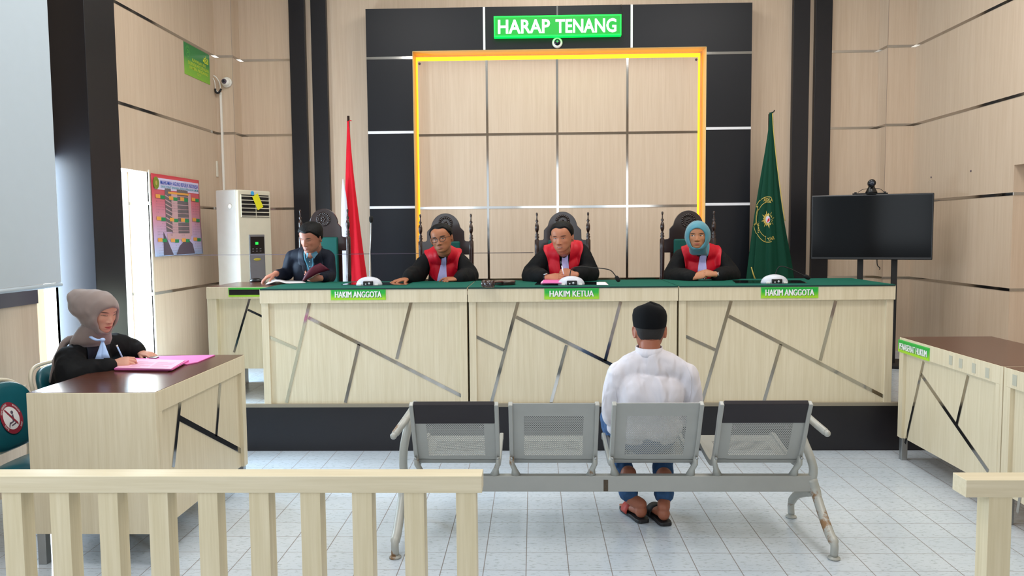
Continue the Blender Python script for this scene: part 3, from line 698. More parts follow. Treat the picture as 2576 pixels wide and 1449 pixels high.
def ring_arc(c, r0, r1, a0, a1, n=40, ell=1):
    m = MB(); vs_ = []
    for i in range(n+1):
        a = R(lerp(a0, a1, i/n))
        for r in (r0, r1): vs_.append((c.x+r*math.cos(a)*ell, c.y, c.z+r*math.sin(a)))
    return m.add(vs_, [(2*i, 2*i+1, 2*i+3, 2*i+2) for i in range(n)])
bv = world_bvh(gf)
ec = at(1935, 552, Y=7.6); sc_ = 7.6/1967
m = MB()
for a0, a1, r0, r1 in ((75, 262, .215, .222), (72, 262, .165, .171), (262, 285, .215, .222)):
    q = ring_arc(ec, r0, r1, a0, a1, ell=.58); m.add(q.v, q.f)
q = ring_arc(ec, .16, .222, 100, 102, 4, .58); m.add(q.v, q.f)
q = ring_arc(ec, .16, .222, 258, 260, 4, .58); m.add(q.v, q.f)
q = ring_arc(ec, .215, .222, 78, 92, 10, .58); m.add(q.v, q.f)
for s__, a_, u in (('ADLA', 88, .085), ('YAR', 285, .07)):
    c = ec+Vector((.19*math.cos(R(a_))*.6, 0, .19*math.sin(R(a_)))); an = R(a_-90 if a_ < 180 else a_+90)
    text(m, s__, c, (math.cos(an)*.9, 0, math.sin(an)), (-math.sin(an), 0, math.cos(an)), u, .034, bold=.02, thick=0)
# leaf sprays
for i in range(7): m.add([ec+Vector(p) for p in ((-.085-.004*i*.3, 0, -.02-.016*i), (-.078, 0, -.026-.016*i), (-.092, 0, -.034-.016*i))], [(0, 1, 2)])
# eight-pointed sun
pts = []
for i in range(32):
    r = .088 if i % 4 == 0 else (.066 if i % 2 == 0 else .050); a = 2*math.pi*i/32+.2; pts.append((ec.x+r*math.cos(a)*.72, ec.y, ec.z+r*math.sin(a)))
m.add([tuple(ec)]+pts, [(0, 1+i, 1+(i+1) % 32) for i in range(32)])
project(m, bv, .003).build('gold_emblem', 'gold_thread', gf)
m = MB(); pts = [(ec.x+.020*math.cos(R(a)), ec.y, ec.z+.036*math.sin(R(a))) for a in range(0, 360, 30)]; m.add([tuple(ec)]+pts, [(0, 1+i, 1+(i+1) % 12) for i in range(12)])
project(m, bv, .005).build('emblem_shield', 'flag_white', gf)
m = MB(); m.add([(ec.x-.006, ec.y, ec.z-.03), (ec.x+.014, ec.y, ec.z-.01), (ec.x+.012, ec.y, ec.z+.02), (ec.x, ec.y, ec.z+.0)], [(0, 1, 2, 3)])
project(m, bv, .007).build('emblem_charge', 'flag_red', gf)
# fringe down the right edge and the lower left corner
m = MB(); path = [at(px, py, Y=7.60) for px, py in ((1943, 285), (1946, 330), (1953, 400), (1961, 460), (1969, 520), (1975, 556))]
m.tube(smooth_path(path, 5), [(.005, .004)]*26, 8).build('gold_fringe', 'gold_thread', fr)
path = [at(px, py, Y=7.60) for px, py in ((1890, 672), (1895, 690), (1901, 706))]
MB().tube(path, [(.006, .005), (.012, .006), (.02, .006)], 8).build('gold_fringe', 'gold_thread', fr)

# ================================================================ television on its stand
c0 = at(2042, 491, Y=7.30); c1 = at(2350, 491, Y=6.95)
rz = math.atan2(c1.y-c0.y, c1.x-c0.x); wt = (Vector((c1.x-c0.x, c1.y-c0.y, 0))).length; ht = .585
tvc = Vector(((c0.x+c1.x)/2, (c0.y+c1.y)/2, c0.z-ht-.005))
st = thing('tv_stand', 'black two-pole stand carrying the television', 'stand', (tvc.x, tvc.y, ZD), rz)
for xx in (-.075, .205): MB().box(xx-.025, xx+.025, .06, .10, .03, tvc.z-ZD+.35).build('pole', 'black_matte', st, local=True, bevel=.004)
MB().box(-.35, .45, -.12, .30, 0, .03).build('base', 'black_matte', st, local=True, bevel=.005)
MB().box(-.15, .28, .052, .06, tvc.z-ZD+.12, tvc.z-ZD+.42).build('mounting_plate', 'black_matte', st, local=True)
tv = thing('television', 'large black flat screen television standing right of the green flag', 'television', tvc, rz)
MB().box(-wt/2, wt/2, -.012, .045, 0, ht).build('casing', 'tv_bezel', tv, local=True, bevel=.006)
MB().box(-wt/2+.012, wt/2-.012, -.0145, -.011, .022, ht-.012).build('screen', 'tv_screen', tv, local=True)
MB().tube(smooth_path([(.06, .03, 0), (.065, .03, -.05), (.085, .03, -.075), (.082, .03, -.09)], 5), .004, 8).build('cable', 'black_matte', tv, local=True)
wc_ = thing('webcam', 'black conference camera with a round lens on top of the television', 'camera', tvc+Vector((.0, 0, ht)), rz)
MB().box(-.155, .135, -.01, .02, .001, .012).box(-.14, -.12, -.012, .022, .010, .022).box(.10, .12, -.012, .022, .010, .022).build('mount', 'black_matte', wc_, local=True, bevel=.002)
MB().lathe((0, 0, .012), [(.048, 0), (.05, .006), (.040, .028), (.028, .05), (.026, .065)], 20).build('base', 'black_plastic', wc_, local=True)
MB().lathe((0, -.055, .098), [(.032, 0), (.034, .01), (.034, .10), (.026, .112)], 24, 'y').build('camera_head', 'black_plastic', wc_, local=True)
MB().lathe((0, -.058, .098), [(.024, 0.004), (.022, -.001), (.012, .001)], 20, 'y').build('lens', M['lens_glass'], wc_, local=True)
MB().tube(smooth_path([(-.03, -.01, .05), (-.07, -.01, .045), (-.11, 0, .02)], 5), .0025, 6).tube(smooth_path([(.03, -.01, .05), (.07, -.01, .045), (.10, 0, .02)], 5), .0025, 6).build('cable', 'black_matte', wc_, local=True)

# ================================================================ air conditioner
ac = thing('air_conditioner', 'tall cream floor-standing air conditioner in the left corner', 'air conditioner', (-2.73, 7.2, ZD), R(62))
bl = lambda m, n_, mt, **k: m.build(n_, mt, ac, local=True, **k)
Wc, Dc, Hc = .40, .30, 1.655
bl(MB().box(0, Wc, .03, Dc, 0, Hc), 'cabinet', 'ac_side', bevel=.012, seg=3)
bl(MB().box(.0, Wc, .0, .035, .50, Hc-.003), 'front_panel', 'ac_body', bevel=.012, seg=3)
bl(MB().box(.0, Wc, .0, .035, .0, .495), 'lower_grille', 'ac_body', bevel=.012, seg=3)
bl(MB().box(.035, Wc-.02, -.002, .004, Hc-.255, Hc-.045), 'vent_recess', 'black_matte')
for i in range(6): bl(MB().box(.032, Wc-.018, -.012, 0, Hc-.25+.037*i, Hc-.242+.037*i), 'vent_louver', 'ac_body')
for xx in (.035, .21, .375): bl(MB().box(xx-.002, xx+.002, -.008, 0, Hc-.255, Hc-.045), 'vent_divider', 'ac_body')
bl(MB().box(.115, .305, -.006, .002, .53, 1.235), 'control_column', 'ac_panel', bevel=.004)
bl(MB().box(.125, .295, -.009, -.004, 1.055, 1.215), 'display', 'black_plastic', bevel=.004)
bl(MB().box(.185, .22, -.0105, -.0085, 1.14, 1.165), 'readout', 'green_display')
for j in range(2):
    for i in range(3): bl(MB().box(.145+.045*i, .165+.045*i, -.0105, -.0085, 1.075+.022*j, 1.082+.022*j), 'button', 'ac_panel')
bl(MB().ball((.205, -.008, 1.0), (.045, .004, .013)), 'badge', plain('badge_gold', 'b8a83c', .4).m)
bl(MB().lathe((-.012, .10, 1.50), [(.020, .014), (.024, 0), (.014, -.004)], 16, 'x'), 'hose_port', 'white_paint')
bl(MB().box(.20, .275, -.0165, -.014, 0, .14).xf(Matrix.Translation((.045, 0, 1.375)) @ Matrix.Rotation(R(-27), 4, 'Y')), 'energy_label', 'tag_yellow')
bl(MB().prism([(.175+.020*math.cos(R(a)), Hc-.03+.020*math.sin(R(a))) for a in range(0, 360, 15)], (0, -.001, 0), (1, 0, 0), (0, 0, 1), (0, -.002, 0)), 'round_sticker', 'sticker_blue')

# ================================================================ left wall: camera, conduit, sign, calendar, switch
c = at(568, 206, Y=7.96)
cc = thing('security_camera', 'white dome security camera high in the left corner', 'camera', (c.x, 8.0, c.z-.05))
MB().lathe((c.x, 7.997, c.z), [(.052, 0), (.052, -.02), (.045, -.03)], 24, 'y').build('base', 'white_paint', cc)
MB().ball((c.x, 7.963, c.z), (.044, .042, .044)).build('dome', 'white_paint', cc)
MB().lathe((c.x-.004, 7.922, c.z), [(.026, 0.012), (.024, -.004), (.018, -.006)], 20, 'y').build('lens_ring', 'ink_grey', cc)
MB().ball((c.x-.004, 7.916, c.z), (.014, .008, .014)).build('lens', M['lens_glass'], cc)
z1 = at(557, 232, Y=7.98).z
cn = thing('cable_conduit', 'thin white cable conduit running down the left corner', 'conduit', (-3.165, 7.985, 1.2))
MB().box(-3.175, -3.157, 7.978, 7.996, 1.2, z1).build('channel', 'white_paint', cn)
MB().tube(smooth_path([(-3.165, 7.975, z1-.02), (-3.16, 7.96, z1+.08), (-3.19, 7.95, z1+.14), (XL+.01, 7.93, z1+.16)], 6), .005, 8).tube(smooth_path([(-3.17, 7.97, z1-.01), (-3.2, 7.95, z1+.02), (-3.205, 7.94, z1+.1), (XL+.006, 7.92, z1+.13)], 6), .004, 8).build('white_cable', 'white_paint', cn)
MB().tube(smooth_path([(-3.15, 7.965, z1+.03), (-3.175, 7.955, z1-.01), (-3.20, 7.95, z1-.005), (-3.205, 7.945, z1+.03)], 6), .010, 8).build('tape_wrap', 'black_matte', cn)
MB().box(XL, XL+.012, 7.93, 7.965, 2.17, 2.33).build('junction_box', 'frame_paint', cn, bevel=.003)
def wall_sheet(name, label, cat, y0, y1, z0, z1, mat, x=XL, th=.004):
    t_ = thing(name, label, cat, (x+th, (y0+y1)/2, z0)); MB().box(x+.0005, x+th, y0, y1, z0, z1).build('board', mat, t_); return t_
ws = wall_sheet('notice_board', 'green notice sign with yellow lettering high on the left wall', 'sign', 7.285, 7.853, 3.075, 3.368, 'board_green')
x = XL+.0042
def wtext(par, s, yc, zc, w, h, mat, xx=x, bold=.02, name='lettering'):
    m = MB(); text(m, s, (xx, yc, zc), (0, 1, 0), (0, 0, 1), w, h, n=(1, 0, 0), bold=bold, thick=.001); m.build(name, mat, par)
wtext(ws, 'KAWASAN INI', 7.60, 3.236, .30, .030, 'letter_yellow')
wtext(ws, 'DILENGKAPI DENGAN', 7.59, 3.197, .46, .030, 'letter_yellow')
wtext(ws, 'KAMERA PENGAWAS', 7.60, 3.158, .42, .030, 'letter_yellow')
wtext(ws, 'CCTV', 7.60, 3.122, .09, .022, 'letter_yellow')
m = MB(); cy_, cz_ = 7.36, 3.295
for r0, r1 in ((.043, .046), (.034, .036), (.010, .016)):
    m.add([(x+.001, cy_+r*math.cos(2*math.pi*i/30), cz_+r*1.1*math.sin(2*math.pi*i/30)) for i in range(30) for r in (r0, r1)], [(2*i, 2*i+1, (2*i+3) % 60, (2*i+2) % 60) for i in range(30)])
m.build('round_emblem', plain('emblem_lime', '6cc85a', .5, noise_amt=0).m, ws)
MB().box(x, x+.001, 7.73, 7.81, 3.262, 3.272).box(x, x+.001, 7.73, 7.81, 3.278, 3.284).box(x, x+.001, 7.73, 7.81, 3.292, 3.298).box(x, x+.001, 7.73, 7.81, 3.306, 3.313).box(x, x+.001, 7.72, 7.732, 3.262, 3.313).box(x, x+.001, 7.808, 7.82, 3.262, 3.313).box(x, x+.001, 7.76, 7.77, 3.313, 3.334).box(x, x+.001, 7.70, 7.72, 3.272, 3.292).build('camera_pictogram', 'sign_yellow', ws)
ye, zb_, zt2 = 6.545, 1.40, 2.105
PW, PH = .945, .705
cal = thing('wall_calendar', 'red and lilac wall calendar poster on the left wall beside the doorway', 'calendar', (XL+.01, ye+PW/2, zb_))
m = MB(); N_ = 24; vs_ = []
def curl(u, v): return XL+.008+.012*(math.sin(u*math.pi)**2)*.4+.02*(1-v)**3*abs(u-.5)*1.2
for j in range(13):
    for i in range(N_+1):
        u, v = i/N_, j/12; vs_.append((curl(u, v), ye+u*PW+.02*(1-v)*(u-.3), zb_+v*PH-.0*u))
m.add(vs_, [(j*(N_+1)+i, j*(N_+1)+i+1, (j+1)*(N_+1)+i+1, (j+1)*(N_+1)+i) for j in range(12) for i in range(N_)], True)
sheet_o = m.build('sheet', 'poster_paper', cal); md = sheet_o.modifiers.new('s', 'SOLIDIFY'); md.thickness = .001; md.offset = -1
cb = world_bvh(sheet_o)
def onp(m, name, mat, off=.0015): project(m, cb, off*2.6, Vector((-1, 0, 0)), .3).build(name, mat, cal)
def quad(m, y0, y1, z0, z1, n=6):
    m.add([(0, lerp(y0, y1, i/n), z) for i in range(n+1) for z in (z0, z1)], [(2*i, 2*i+1, 2*i+3, 2*i+2) for i in range(n)])
def PY(u): return ye+u*PW
def PZ(v): return zb_+v*PH
def poly(m, pts): m.add([(0, PY(u), PZ(v)) for u, v in pts], [tuple(range(len(pts)))])
for o in (0,):
    m = MB(); quad(m, PY(.05), PY(.98), PZ(.815), PZ(.955), 20); onp(m, 'title_band', plain('band_lilac', 'd9d0ee', .6).m, .001)
    m = MB()
    for (u0, u1, v0, v1) in ((.24, .36, .30, .84), (.48, .72, .28, .84)):
        quad(m, PY(u0), PY(u1), PZ(v0), PZ(v1), 8)
    onp(m, 'tower_picture', 'tower_grey', .001)
    m = MB()
    for i in range(9): quad(m, PY(.48), PY(.74), PZ(.31+.055*i), PZ(.318+.055*i), 8)
    for i in range(8): poly(m, ((.24, .36+.055*i), (.38, .31+.055*i), (.38, .325+.055*i), (.24, .375+.055*i)))
    quad(m, PY(.36), PY(.48), PZ(.27), PZ(.80), 6); quad(m, PY(.72), PY(.78), PZ(.25), PZ(.80), 3); quad(m, PY(.25), PY(.75), PZ(.20), PZ(.28), 10)
    onp(m, 'tower_floors', 'tower_pink', .0016)
    m = MB(); poly(m, ((.16, 0.01), (.36, .01), (.26, .18), (.18, .30))); poly(m, ((.42, .01), (.82, .01), (.78, .14), (.66, .22), (.5, .12))); onp(m, 'street_picture', 'ink_grey', .0012)
    m = MB(); quad(m, PY(.30), PY(.74), PZ(.775), PZ(.80), 8); onp(m, 'year_ribbon', 'orange_print', .002)
    mt_ = MB()
    for r_ in range(3):
        for q_, u in enumerate((.06, .31, .54, .80)):
            v = (.70, .43, .17)[r_]+(.01 if q_ in (0, 3) else 0); mo = MB(); mg = MB(); quad(mo, PY(u), PY(u+.085), PZ(v), PZ(v+.045), 3); quad(mg, PY(u+.085), PY(u+.17), PZ(v-.008), PZ(v+.035), 3); onp(mo, 'month_heading', 'orange_print', .0022); onp(mg, 'month_tab', 'green_print', .0021)
            d_ = 1
            for rr in range(5):
                for c_ in range(7):
                    if (rr == 0 and c_ < (r_*4+q_) % 5) or d_ > 30: continue
                    text(mt_, str(d_), (0, PY(u+.01+.0245*c_), PZ(v-.04-.033*rr)), (0, 1, 0), (0, 0, 1), .010 if d_ > 9 else .005, .010, n=(1, 0, 0), bold=0, thick=0); d_ += 1
    onp(mt_, 'day_numbers', 'ink_grey', .0024)
    m = MB(); text(m, 'MAHKAMAH AGUNG REPUBLIK INDONESIA', (0, PY(.56), PZ(.905)), (0, 1, 0), (0, 0, 1), PW*.80, .036, n=(1, 0, 0), bold=.008, thick=0); onp(m, 'title', 'letter_blue', .0025)
    m = MB(); text(m, 'DIREKTORAT JENDERAL BADAN PERADILAN UMUM', (0, PY(.56), PZ(.85)), (0, 1, 0), (0, 0, 1), PW*.80, .026, n=(1, 0, 0), bold=.01, thick=0); onp(m, 'subtitle', 'letter_teal', .0025)
    m = MB(); poly(m, [(.075+.055*math.cos(2*math.pi*i/24), .89+.075*math.sin(2*math.pi*i/24)) for i in range(24)]); onp(m, 'seal', 'olive_print', .003)
    m = MB(); poly(m, [(.075+.020*math.cos(2*math.pi*i/8), .89+.030*math.sin(2*math.pi*i/8)) for i in range(8)]); onp(m, 'seal_star', 'gold_thread', .0035)

# ================================================================ projection screen
ps = thing('projection_screen', 'pale blue-white projection screen hanging at the left edge', 'projection screen', (-2.9, 3.6, 1.27))
MB().box(-2.906, -2.900, 2.3, 4.715, 1.30, 4.3).build('fabric', 'screen_fabric', ps)
MB().tube([(-2.903, 2.3, 1.285), (-2.903, 4.715, 1.285)], .014, 12).build('bottom_bar', 'screen_fabric', ps)
MB().box(-2.96, -2.85, 2.2, 4.85, 4.3, 4.42).build('roller_case', 'white_paint', ps, bevel=.01)

# ================================================================ teal visitor chairs at the left
def teal_chair(y, x, label, sticker=True, rz=0):
    t_ = thing('conference_chair', label, 'chair', (x, y, 0), rz)
    bl = lambda m, n_, mt, par=t_, **k: m.build(n_, mt, par, local=True, **k)
    def rr(w, h, n=40, e=3.2): return [(w*math.copysign(abs(math.cos(2*math.pi*i/n))**(2/e), math.cos(2*math.pi*i/n)), h*math.copysign(abs(math.sin(2*math.pi*i/n))**(2/e), math.sin(2*math.pi*i/n))) for i in range(n)]
    rs = []
    for d_, s_ in ((-.020, .86), (-.016, .96), (-.006, 1.0), (.008, 1.0), (.020, .95), (.026, .84), (.029, .68), (.030, .5), (.031, .3), (.031, .1)):
        rs.append([Vector((d_-.055*(b_*s_/.18)+.03*(a_*s_/.2)**2, a_*s_, .665+b_*s_)) for a_, b_ in rr(.205, .165)])
    bk = bl(MB().rings(rs), 'backrest', 'teal_vinyl')
    path = [(-.09+.03*(a_/.2)**2-.055*(b_/.18)+.055, a_*1.045, .665+b_*1.05) for a_, b_ in rr(.205, .165)]
    bl(MB().tube(path+[path[0]], .011, 10), 'back_tube', 'beige_tube')
    rs = []
    for d_, s_ in ((-.028, .8), (-.022, .97), (0, 1.0), (.014, .98), (.022, .90), (.026, .6)):
        rs.append([Vector((.245+a_*s_, b_*s_, .43+d_-.10*(a_/.22)**2*.12)) for a_, b_ in rr(.22, .205)])
    bl(MB().rings(rs), 'seat', 'teal_vinyl')
    for s_ in (-1, 1):
        bl(MB().tube(smooth_path([(-.07, s_*.21, .75), (-.045, s_*.215, .52), (-.02, s_*.215, .44), (-.06, s_*.22, .2), (-.12, s_*.22, .01)], 5), .011, 10), 'rear_leg', 'beige_tube')
        bl(MB().tube(smooth_path([(-.01, s_*.205, .40), (.36, s_*.205, .395), (.42, s_*.21, .36), (.46, s_*.21, .18), (.48, s_*.21, .01)], 5), .011, 10), 'front_leg', 'beige_tube')
    if sticker:
        def disc(m, r0, r1, a0=0, a1=360, n=36, cx=0, cz=0, d=.034):
            pts = []
            for i in range(n+1):
                a = R(lerp(a0, a1, i/n))
                for r in (r0, r1):
                    yy = cx+r*math.cos(a); zz = cz+r*math.sin(a); pts.append((d-.055*((zz)/.18)+.03*(yy/.2)**2, yy, .665+zz))
            m.add(pts, [(2*i, 2*i+1, 2*i+3, 2*i+2) for i in range(n)])
        off = .010
        m = MB(); disc(m, 0.001, .078, cx=-.0, cz=-off, d=.0335); sk = bl(m, 'round_sticker', 'sticker_white', bk)
        m = MB(); disc(m, .058, .080, cx=0, cz=-off, d=.0345)
        m2 = MB().box(-.004, .004, -.058, .058, -.001, .001)
        q = [(-.058*.7, -.058*.55), (-.05*.7, -.058*.75), (.058*.55, .058*.75), (.05*.5, .058*.85)]
        m.add([(.0352-.055*((b_-off)/.18), -a_, .665+b_-off) for a_, b_ in q], [(0, 1, 2, 3)])
        bl(m, 'prohibition_ring', 'sticker_red', bk)
        m = MB(); disc(m, .0005, .009, cx=.018, cz=.025-off, d=.0348)
        for q in (((.026, .014), (.012, .014), (.004, -.018), (.016, -.022)), ((.016, -.022), (.004, -.018), (-.02, -.020), (-.022, -.030)), ((-.02, -.02), (-.012, -.02), (-.03, -.045), (-.038, -.043)), ((.032, .01), (.027, .01), (.018, -.034), (.024, -.034)), ((.024, -.034), (.020, -.028), (-.012, -.034), (-.012, -.040))):
            m.add([(.0347-.055*((b_-off)/.18), a_, .665+b_-off) for a_, b_ in q], [(0, 1, 2, 3)])
        bl(m, 'seated_figure_mark', 'ink_grey', bk)
        m = MB()
        for s__, a_ in (('MOHON JAGA', 35), ('JARAK', -40), ('TIDAK DIDUDUKI', 125), ('SILANG', 215)):
            pts, fs, _ = text_mesh(s__, .01); vs2 = []
            span = .0055*len(s__)
            for p in pts:
                rr_ = .069+p[1]*.011; aa = R(a_)-p[0]*span/.069; y_ = rr_*math.cos(aa); z_ = rr_*math.sin(aa)-off
                vs2.append((.0356-.055*(z_/.18)+.03*(y_/.2)**2, -y_ if False else y_, .665+z_))
            m.add(vs2, fs)
        bl(m, 'sticker_lettering', 'sticker_white', bk)
    return t_
teal_chair(3.88, -2.72, 'teal padded chair with a round no-sitting sticker at the left edge')
teal_chair(4.47, -2.79, 'teal padded chair under the woman in the grey headscarf', False)
# ================================================================ people: toolkit
class X_:
    def __init__(s, t, v): s.t = t; s.v = v
    def _o(s, op, b, c=0, r=False):
        b = b.v if isinstance(b, X_) else b; a = s.v
        if r: a, b = b, a
        return X_(s.t, s.t.math(op, a, b, c))
    def __add__(s, b): return s._o('ADD', b)
    __radd__ = __add__
    def __sub__(s, b): return s._o('SUBTRACT', b)
    def __rsub__(s, b): return s._o('SUBTRACT', b, r=True)
    def __mul__(s, b): return s._o('MULTIPLY', b)
    __rmul__ = __mul__
    def __truediv__(s, b): return s._o('DIVIDE', b)
    def abs(s): return s._o('ABSOLUTE', 0)
    def sign(s): return s._o('SIGN', 0)
    def sqrt(s): return s._o('SQRT', 0)
    def max(s, b): return s._o('MAXIMUM', b)
    def min(s, b): return s._o('MINIMUM', b)
    def step(s, e=.0006):      # smooth 0..1 around zero
        n = s.t.node('ShaderNodeMapRange', interpolation_type='SMOOTHSTEP'); s.t.val(n.inputs[0], s.v)
        n.inputs[1].default_value = -e; n.inputs[2].default_value = e; return X_(s.t, n.outputs[0])
def skin_material(name, skin, lips='a4554c', brow='1a1210', open_=.0036, gaze=(0, 0), stub=0, mouth=.0, lid='', browz=.0195, browk=.0040, cheek='', nail=''):
    t = NT(name); at_ = t.node('ShaderNodeAttribute', attribute_name='hc'); x, y, z = [X_(t, o) for o in t.sep(at_.outputs['Vector'])]
    g = t.node('ShaderNodeNewGeometry'); n1 = t.noise(g.outputs['Position'], 30, 3)
    sk = srgb(skin); col = t.mix(t.math('MULTIPLY', n1, .35), sk, tuple(c*.80 for c in sk[:3])+(1,))
    def over(col, mask, c): return t.mix(mask.v if isinstance(mask, X_) else mask, col, srgb(c) if isinstance(c, str) else c)
    front = (y-.035).step(.006); ax = x.abs(); sx = x.sign(); dx = x-sx*.0315; e2 = ax-.0315
    # cheeks, ears slightly redder
    red = tuple((sk[0]*.96, sk[1]*.78, sk[2]*.74, 1))
    ck = (1-(((ax-.043)/.022)*((ax-.043)/.022)+((z+.032)/.02)*((z+.032)/.02))).max(0)*front*.35
    col = over(col, ck, red)
    nz = (1-((x/.016)*(x/.016)+((z+.040)/.014)*((z+.040)/.014))).max(0)*front*.45
    col = over(col, nz, red)
    # shaven beard shade / moustache
    if stub:
        lowr = (1-((x/.052)*(x/.052)+((z+.085)/.034)*((z+.085)/.034))).max(0)*front*stub
        col = over(col, lowr, tuple(c*.5 for c in sk[:3])+(1,))
        mo = ((.0055-(z+.0595).abs()).step(.002))*((.024-ax).step(.004))*front*min(1, stub*1.6)
        col = over(col, mo, tuple(c*.35 for c in sk[:3])+(1,))
    # lips
    q = 1-(x/.0245)*(x/.0245); mz = z+.0715-x*x*1.6
    up = (q.max(0)*.0062-mz).min(mz+.0004).step(.0008)*((.024-ax).step(.002))
    lo = (q.max(0)*.0082+mz).min(0-mz).step(.0008)*((.023-ax).step(.002))
    col = over(col, up.max(lo)*front*.85, lips)
    ml = (q.max(0)*(.0009+mouth)-(mz-.0004).abs()).step(.0006)*front*((.0235-ax).step(.001))
    col = over(col, ml*.85, '2c0f0e')
    if mouth > .001:
        te = (q.max(0)*mouth*.7-(mz-.0012).abs()).step(.0005)*front*((.013-ax).step(.001)); col = over(col, te*.75, 'd8cfc6')
    # nostrils
    ns = (1-(((ax-.0075)/.0042)*((ax-.0075)/.0042)+((z+.0478)/.0026)*((z+.0478)/.0026))).step(.25)*((y-.08).step(.004)); col = over(col, ns*.8, '3a1a14')
    # eyes
    qq = (1-(e2/.0150)*(e2/.0150)).max(0); zc = z-.001-e2*.06
    orb = (1-((e2/.021)*(e2/.021)+((z-.002)/.012)*((z-.002)/.012))).max(0)*front*.30; col = over(col, orb, tuple((sk[0]*.62, sk[1]*.52, sk[2]*.52, 1)))
    alm = (qq*open_-zc.abs()).step(.0006)*front*((.0144-e2.abs()).step(.0008))
    col = over(col, alm, 'd9d2cc')
    gx, gz = gaze; ir = (.0060-((dx-gx)*(dx-gx)+(z-.001-gz)*(z-.001-gz)).sqrt()).step(.0006)*alm; col = over(col, ir, '1a0d08')
    gl = (.0011-((dx-gx-.002)*(dx-gx-.002)+(z-.0035-gz)*(z-.0035-gz)).sqrt()).step(.0005)*alm; col = over(col, gl, 'e8e8e8')
    zl = 0-open_ if open_ < .0016 else open_
    lash = (.0013-(zc-qq*zl).abs()).step(.0007)*((.0155-e2.abs()).step(.001))*front; col = over(col, lash*.9, '120a08')
    lw = (.0006-(zc+qq*open_).abs()).step(.0006)*((.0145-e2.abs()).step(.001))*front; col = over(col, lw*.45, '3a1c14')
    cr = (.0008-(zc-qq*.0035-open_).abs()).step(.0009)*((.0150-e2.abs()).step(.002))*front; col = over(col, cr*.45, tuple(c*.45 for c in sk[:3])+(1,))
    # brows
    eb = e2-.001; bz = z-browz-(.0022-3*((e2-.006)*(e2-.006)))
    bt = (1-(eb/.0215)*(eb/.0215)).max(0)*browk
    br = (bt-bz.abs()).step(.0010)*front*((.0200-eb.abs()).step(.002)); col = over(col, br*.95, brow)
    t.set(Base_Color=col, Roughness=.48, Specular_IOR_Level=.4, Subsurface_Weight=.06, Subsurface_Scale=.01)
    M[name] = t.m; return name

HEADK = [(-.116, .010, .072, .048), (-.112, .024, .080, .028), (-.105, .037, .0850, .006), (-.092, .0500, .0875, -.020), (-.075, .0605, .0885, -.042), (-.05, .0680, .0895, -.060),
         (-.025, .0720, .0905, -.073), (0, .0745, .0915, -.084), (.03, .0765, .0940, -.092), (.055, .0765, .0915, -.095), (.078, .0705, .0800, -.089), (.096, .0580, .0590, -.072), (.108, .0400, .0370, -.050), (.115, .022, .018, -.026), (.1175, .004, .0, -.006)]
def head_ring(th, z, e=2.25):
    w, yf, yb = spline(HEADK, z); c, s_ = math.cos(th), math.sin(th)
    # widest point sits behind the cheeks
    ym = lerp(yf, yb, .55); x = w*math.copysign(abs(c)**(2/e), c); y = ym+(yf-ym if s_ > 0 else ym-yb)*math.copysign(abs(s_)**(2/e), s_)
    return x, y
def G(a, s_): return math.exp(-(a/s_)**2)
def face_push(x, z, fem=False, mouth=0):
    ax = abs(x); d = 0
    d -= .0068*G(ax-.031, .015)*G(z-.004, .011)            # sockets
    d += .0040*G(ax-.0315, .0110)*G(z-.001, .0068)         # lids over the eyeballs
    d += (.0005 if fem else .0016)*G(ax-.024, .022)*G(z-.021, .007)
    if z < .012 and z > -.056:
        h = .0015+.0165*smoothstep(.012, -.037, z) if z > -.040 else .0180*(1-smoothstep(-.041, -.055, z))
        d += h*G(x, .0070+.0050*smoothstep(0, -.04, z))
    d += .0078*G(ax-.0130, .0065)*G(z+.0415, .0060)        # wings of the nose
    d -= .002*G(x, .004)*G(z+.058, .006)
    d += .0060*G(x, .023)*G(z+.074, .013)
    d += .0032*G(x, .017)*G(z+.0668, .0034)+.0042*G(x, .015)*G(z+.0785, .0042)
    d -= (.0030+mouth*.8)*G(x, .021)*G(z+.0722, .0019+mouth*.5)
    d -= .0028*G(x, .016)*G(z+.0885, .0045)
    d += (.002 if fem else .0035)*G(x, .017)*G(z+.102, .009)
    d += .0042*G(ax-.046, .015)*G(z+.028, .014)
    d -= .0022*G(ax-.046, .012)*G(z+.062, .014)
    return d
def head_mb(fem=False, mouth=0, ears=True):
    m = MB(); rs = []; N = 128; zs = [lerp(-.116, .1175, i/110) for i in range(111)]
    for z in zs:
        r = []
        for k_ in range(N):
            th = 2*math.pi*k_/N; x, y = head_ring(th, z)
            if fem: x *= .96-.07*smoothstep(-.02, -.10, z)
            if math.sin(th) > 0:
                w = smoothstep(.02, .45, math.sin(th)); y += face_push(x, z, fem, mouth)*w
            r.append((x, y, z))
        rs.append(r)
    m.rings(rs)
    if ears:
        for s_ in (-1, 1):
            c = Vector((s_*.0765, -.008, -.012)); rot = Matrix.Translation(c) @ Matrix.Rotation(s_*R(-22), 4, 'Z') @ Matrix.Rotation(R(-8), 4, 'X')
            q = MB().ball((0, 0, 0), (.0055, .015, .028), 14, 10)
            q.tube([(s_*.005+s_*.002*math.cos(a), .0155*math.cos(a)*(1 if math.sin(a) > 0 else .75)+.001, .030*math.sin(a)) for a in [2*math.pi*i/24 for i in range(25)]], .0042, 8)
            q.ball((s_*.003, .002, -.026), (.006, .007, .008), 10, 8).ball((s_*.001, .013, -.003), (.006, .005, .008), 8, 6)
            q.xf(rot); m.add(q.v, q.f, True)
    return m
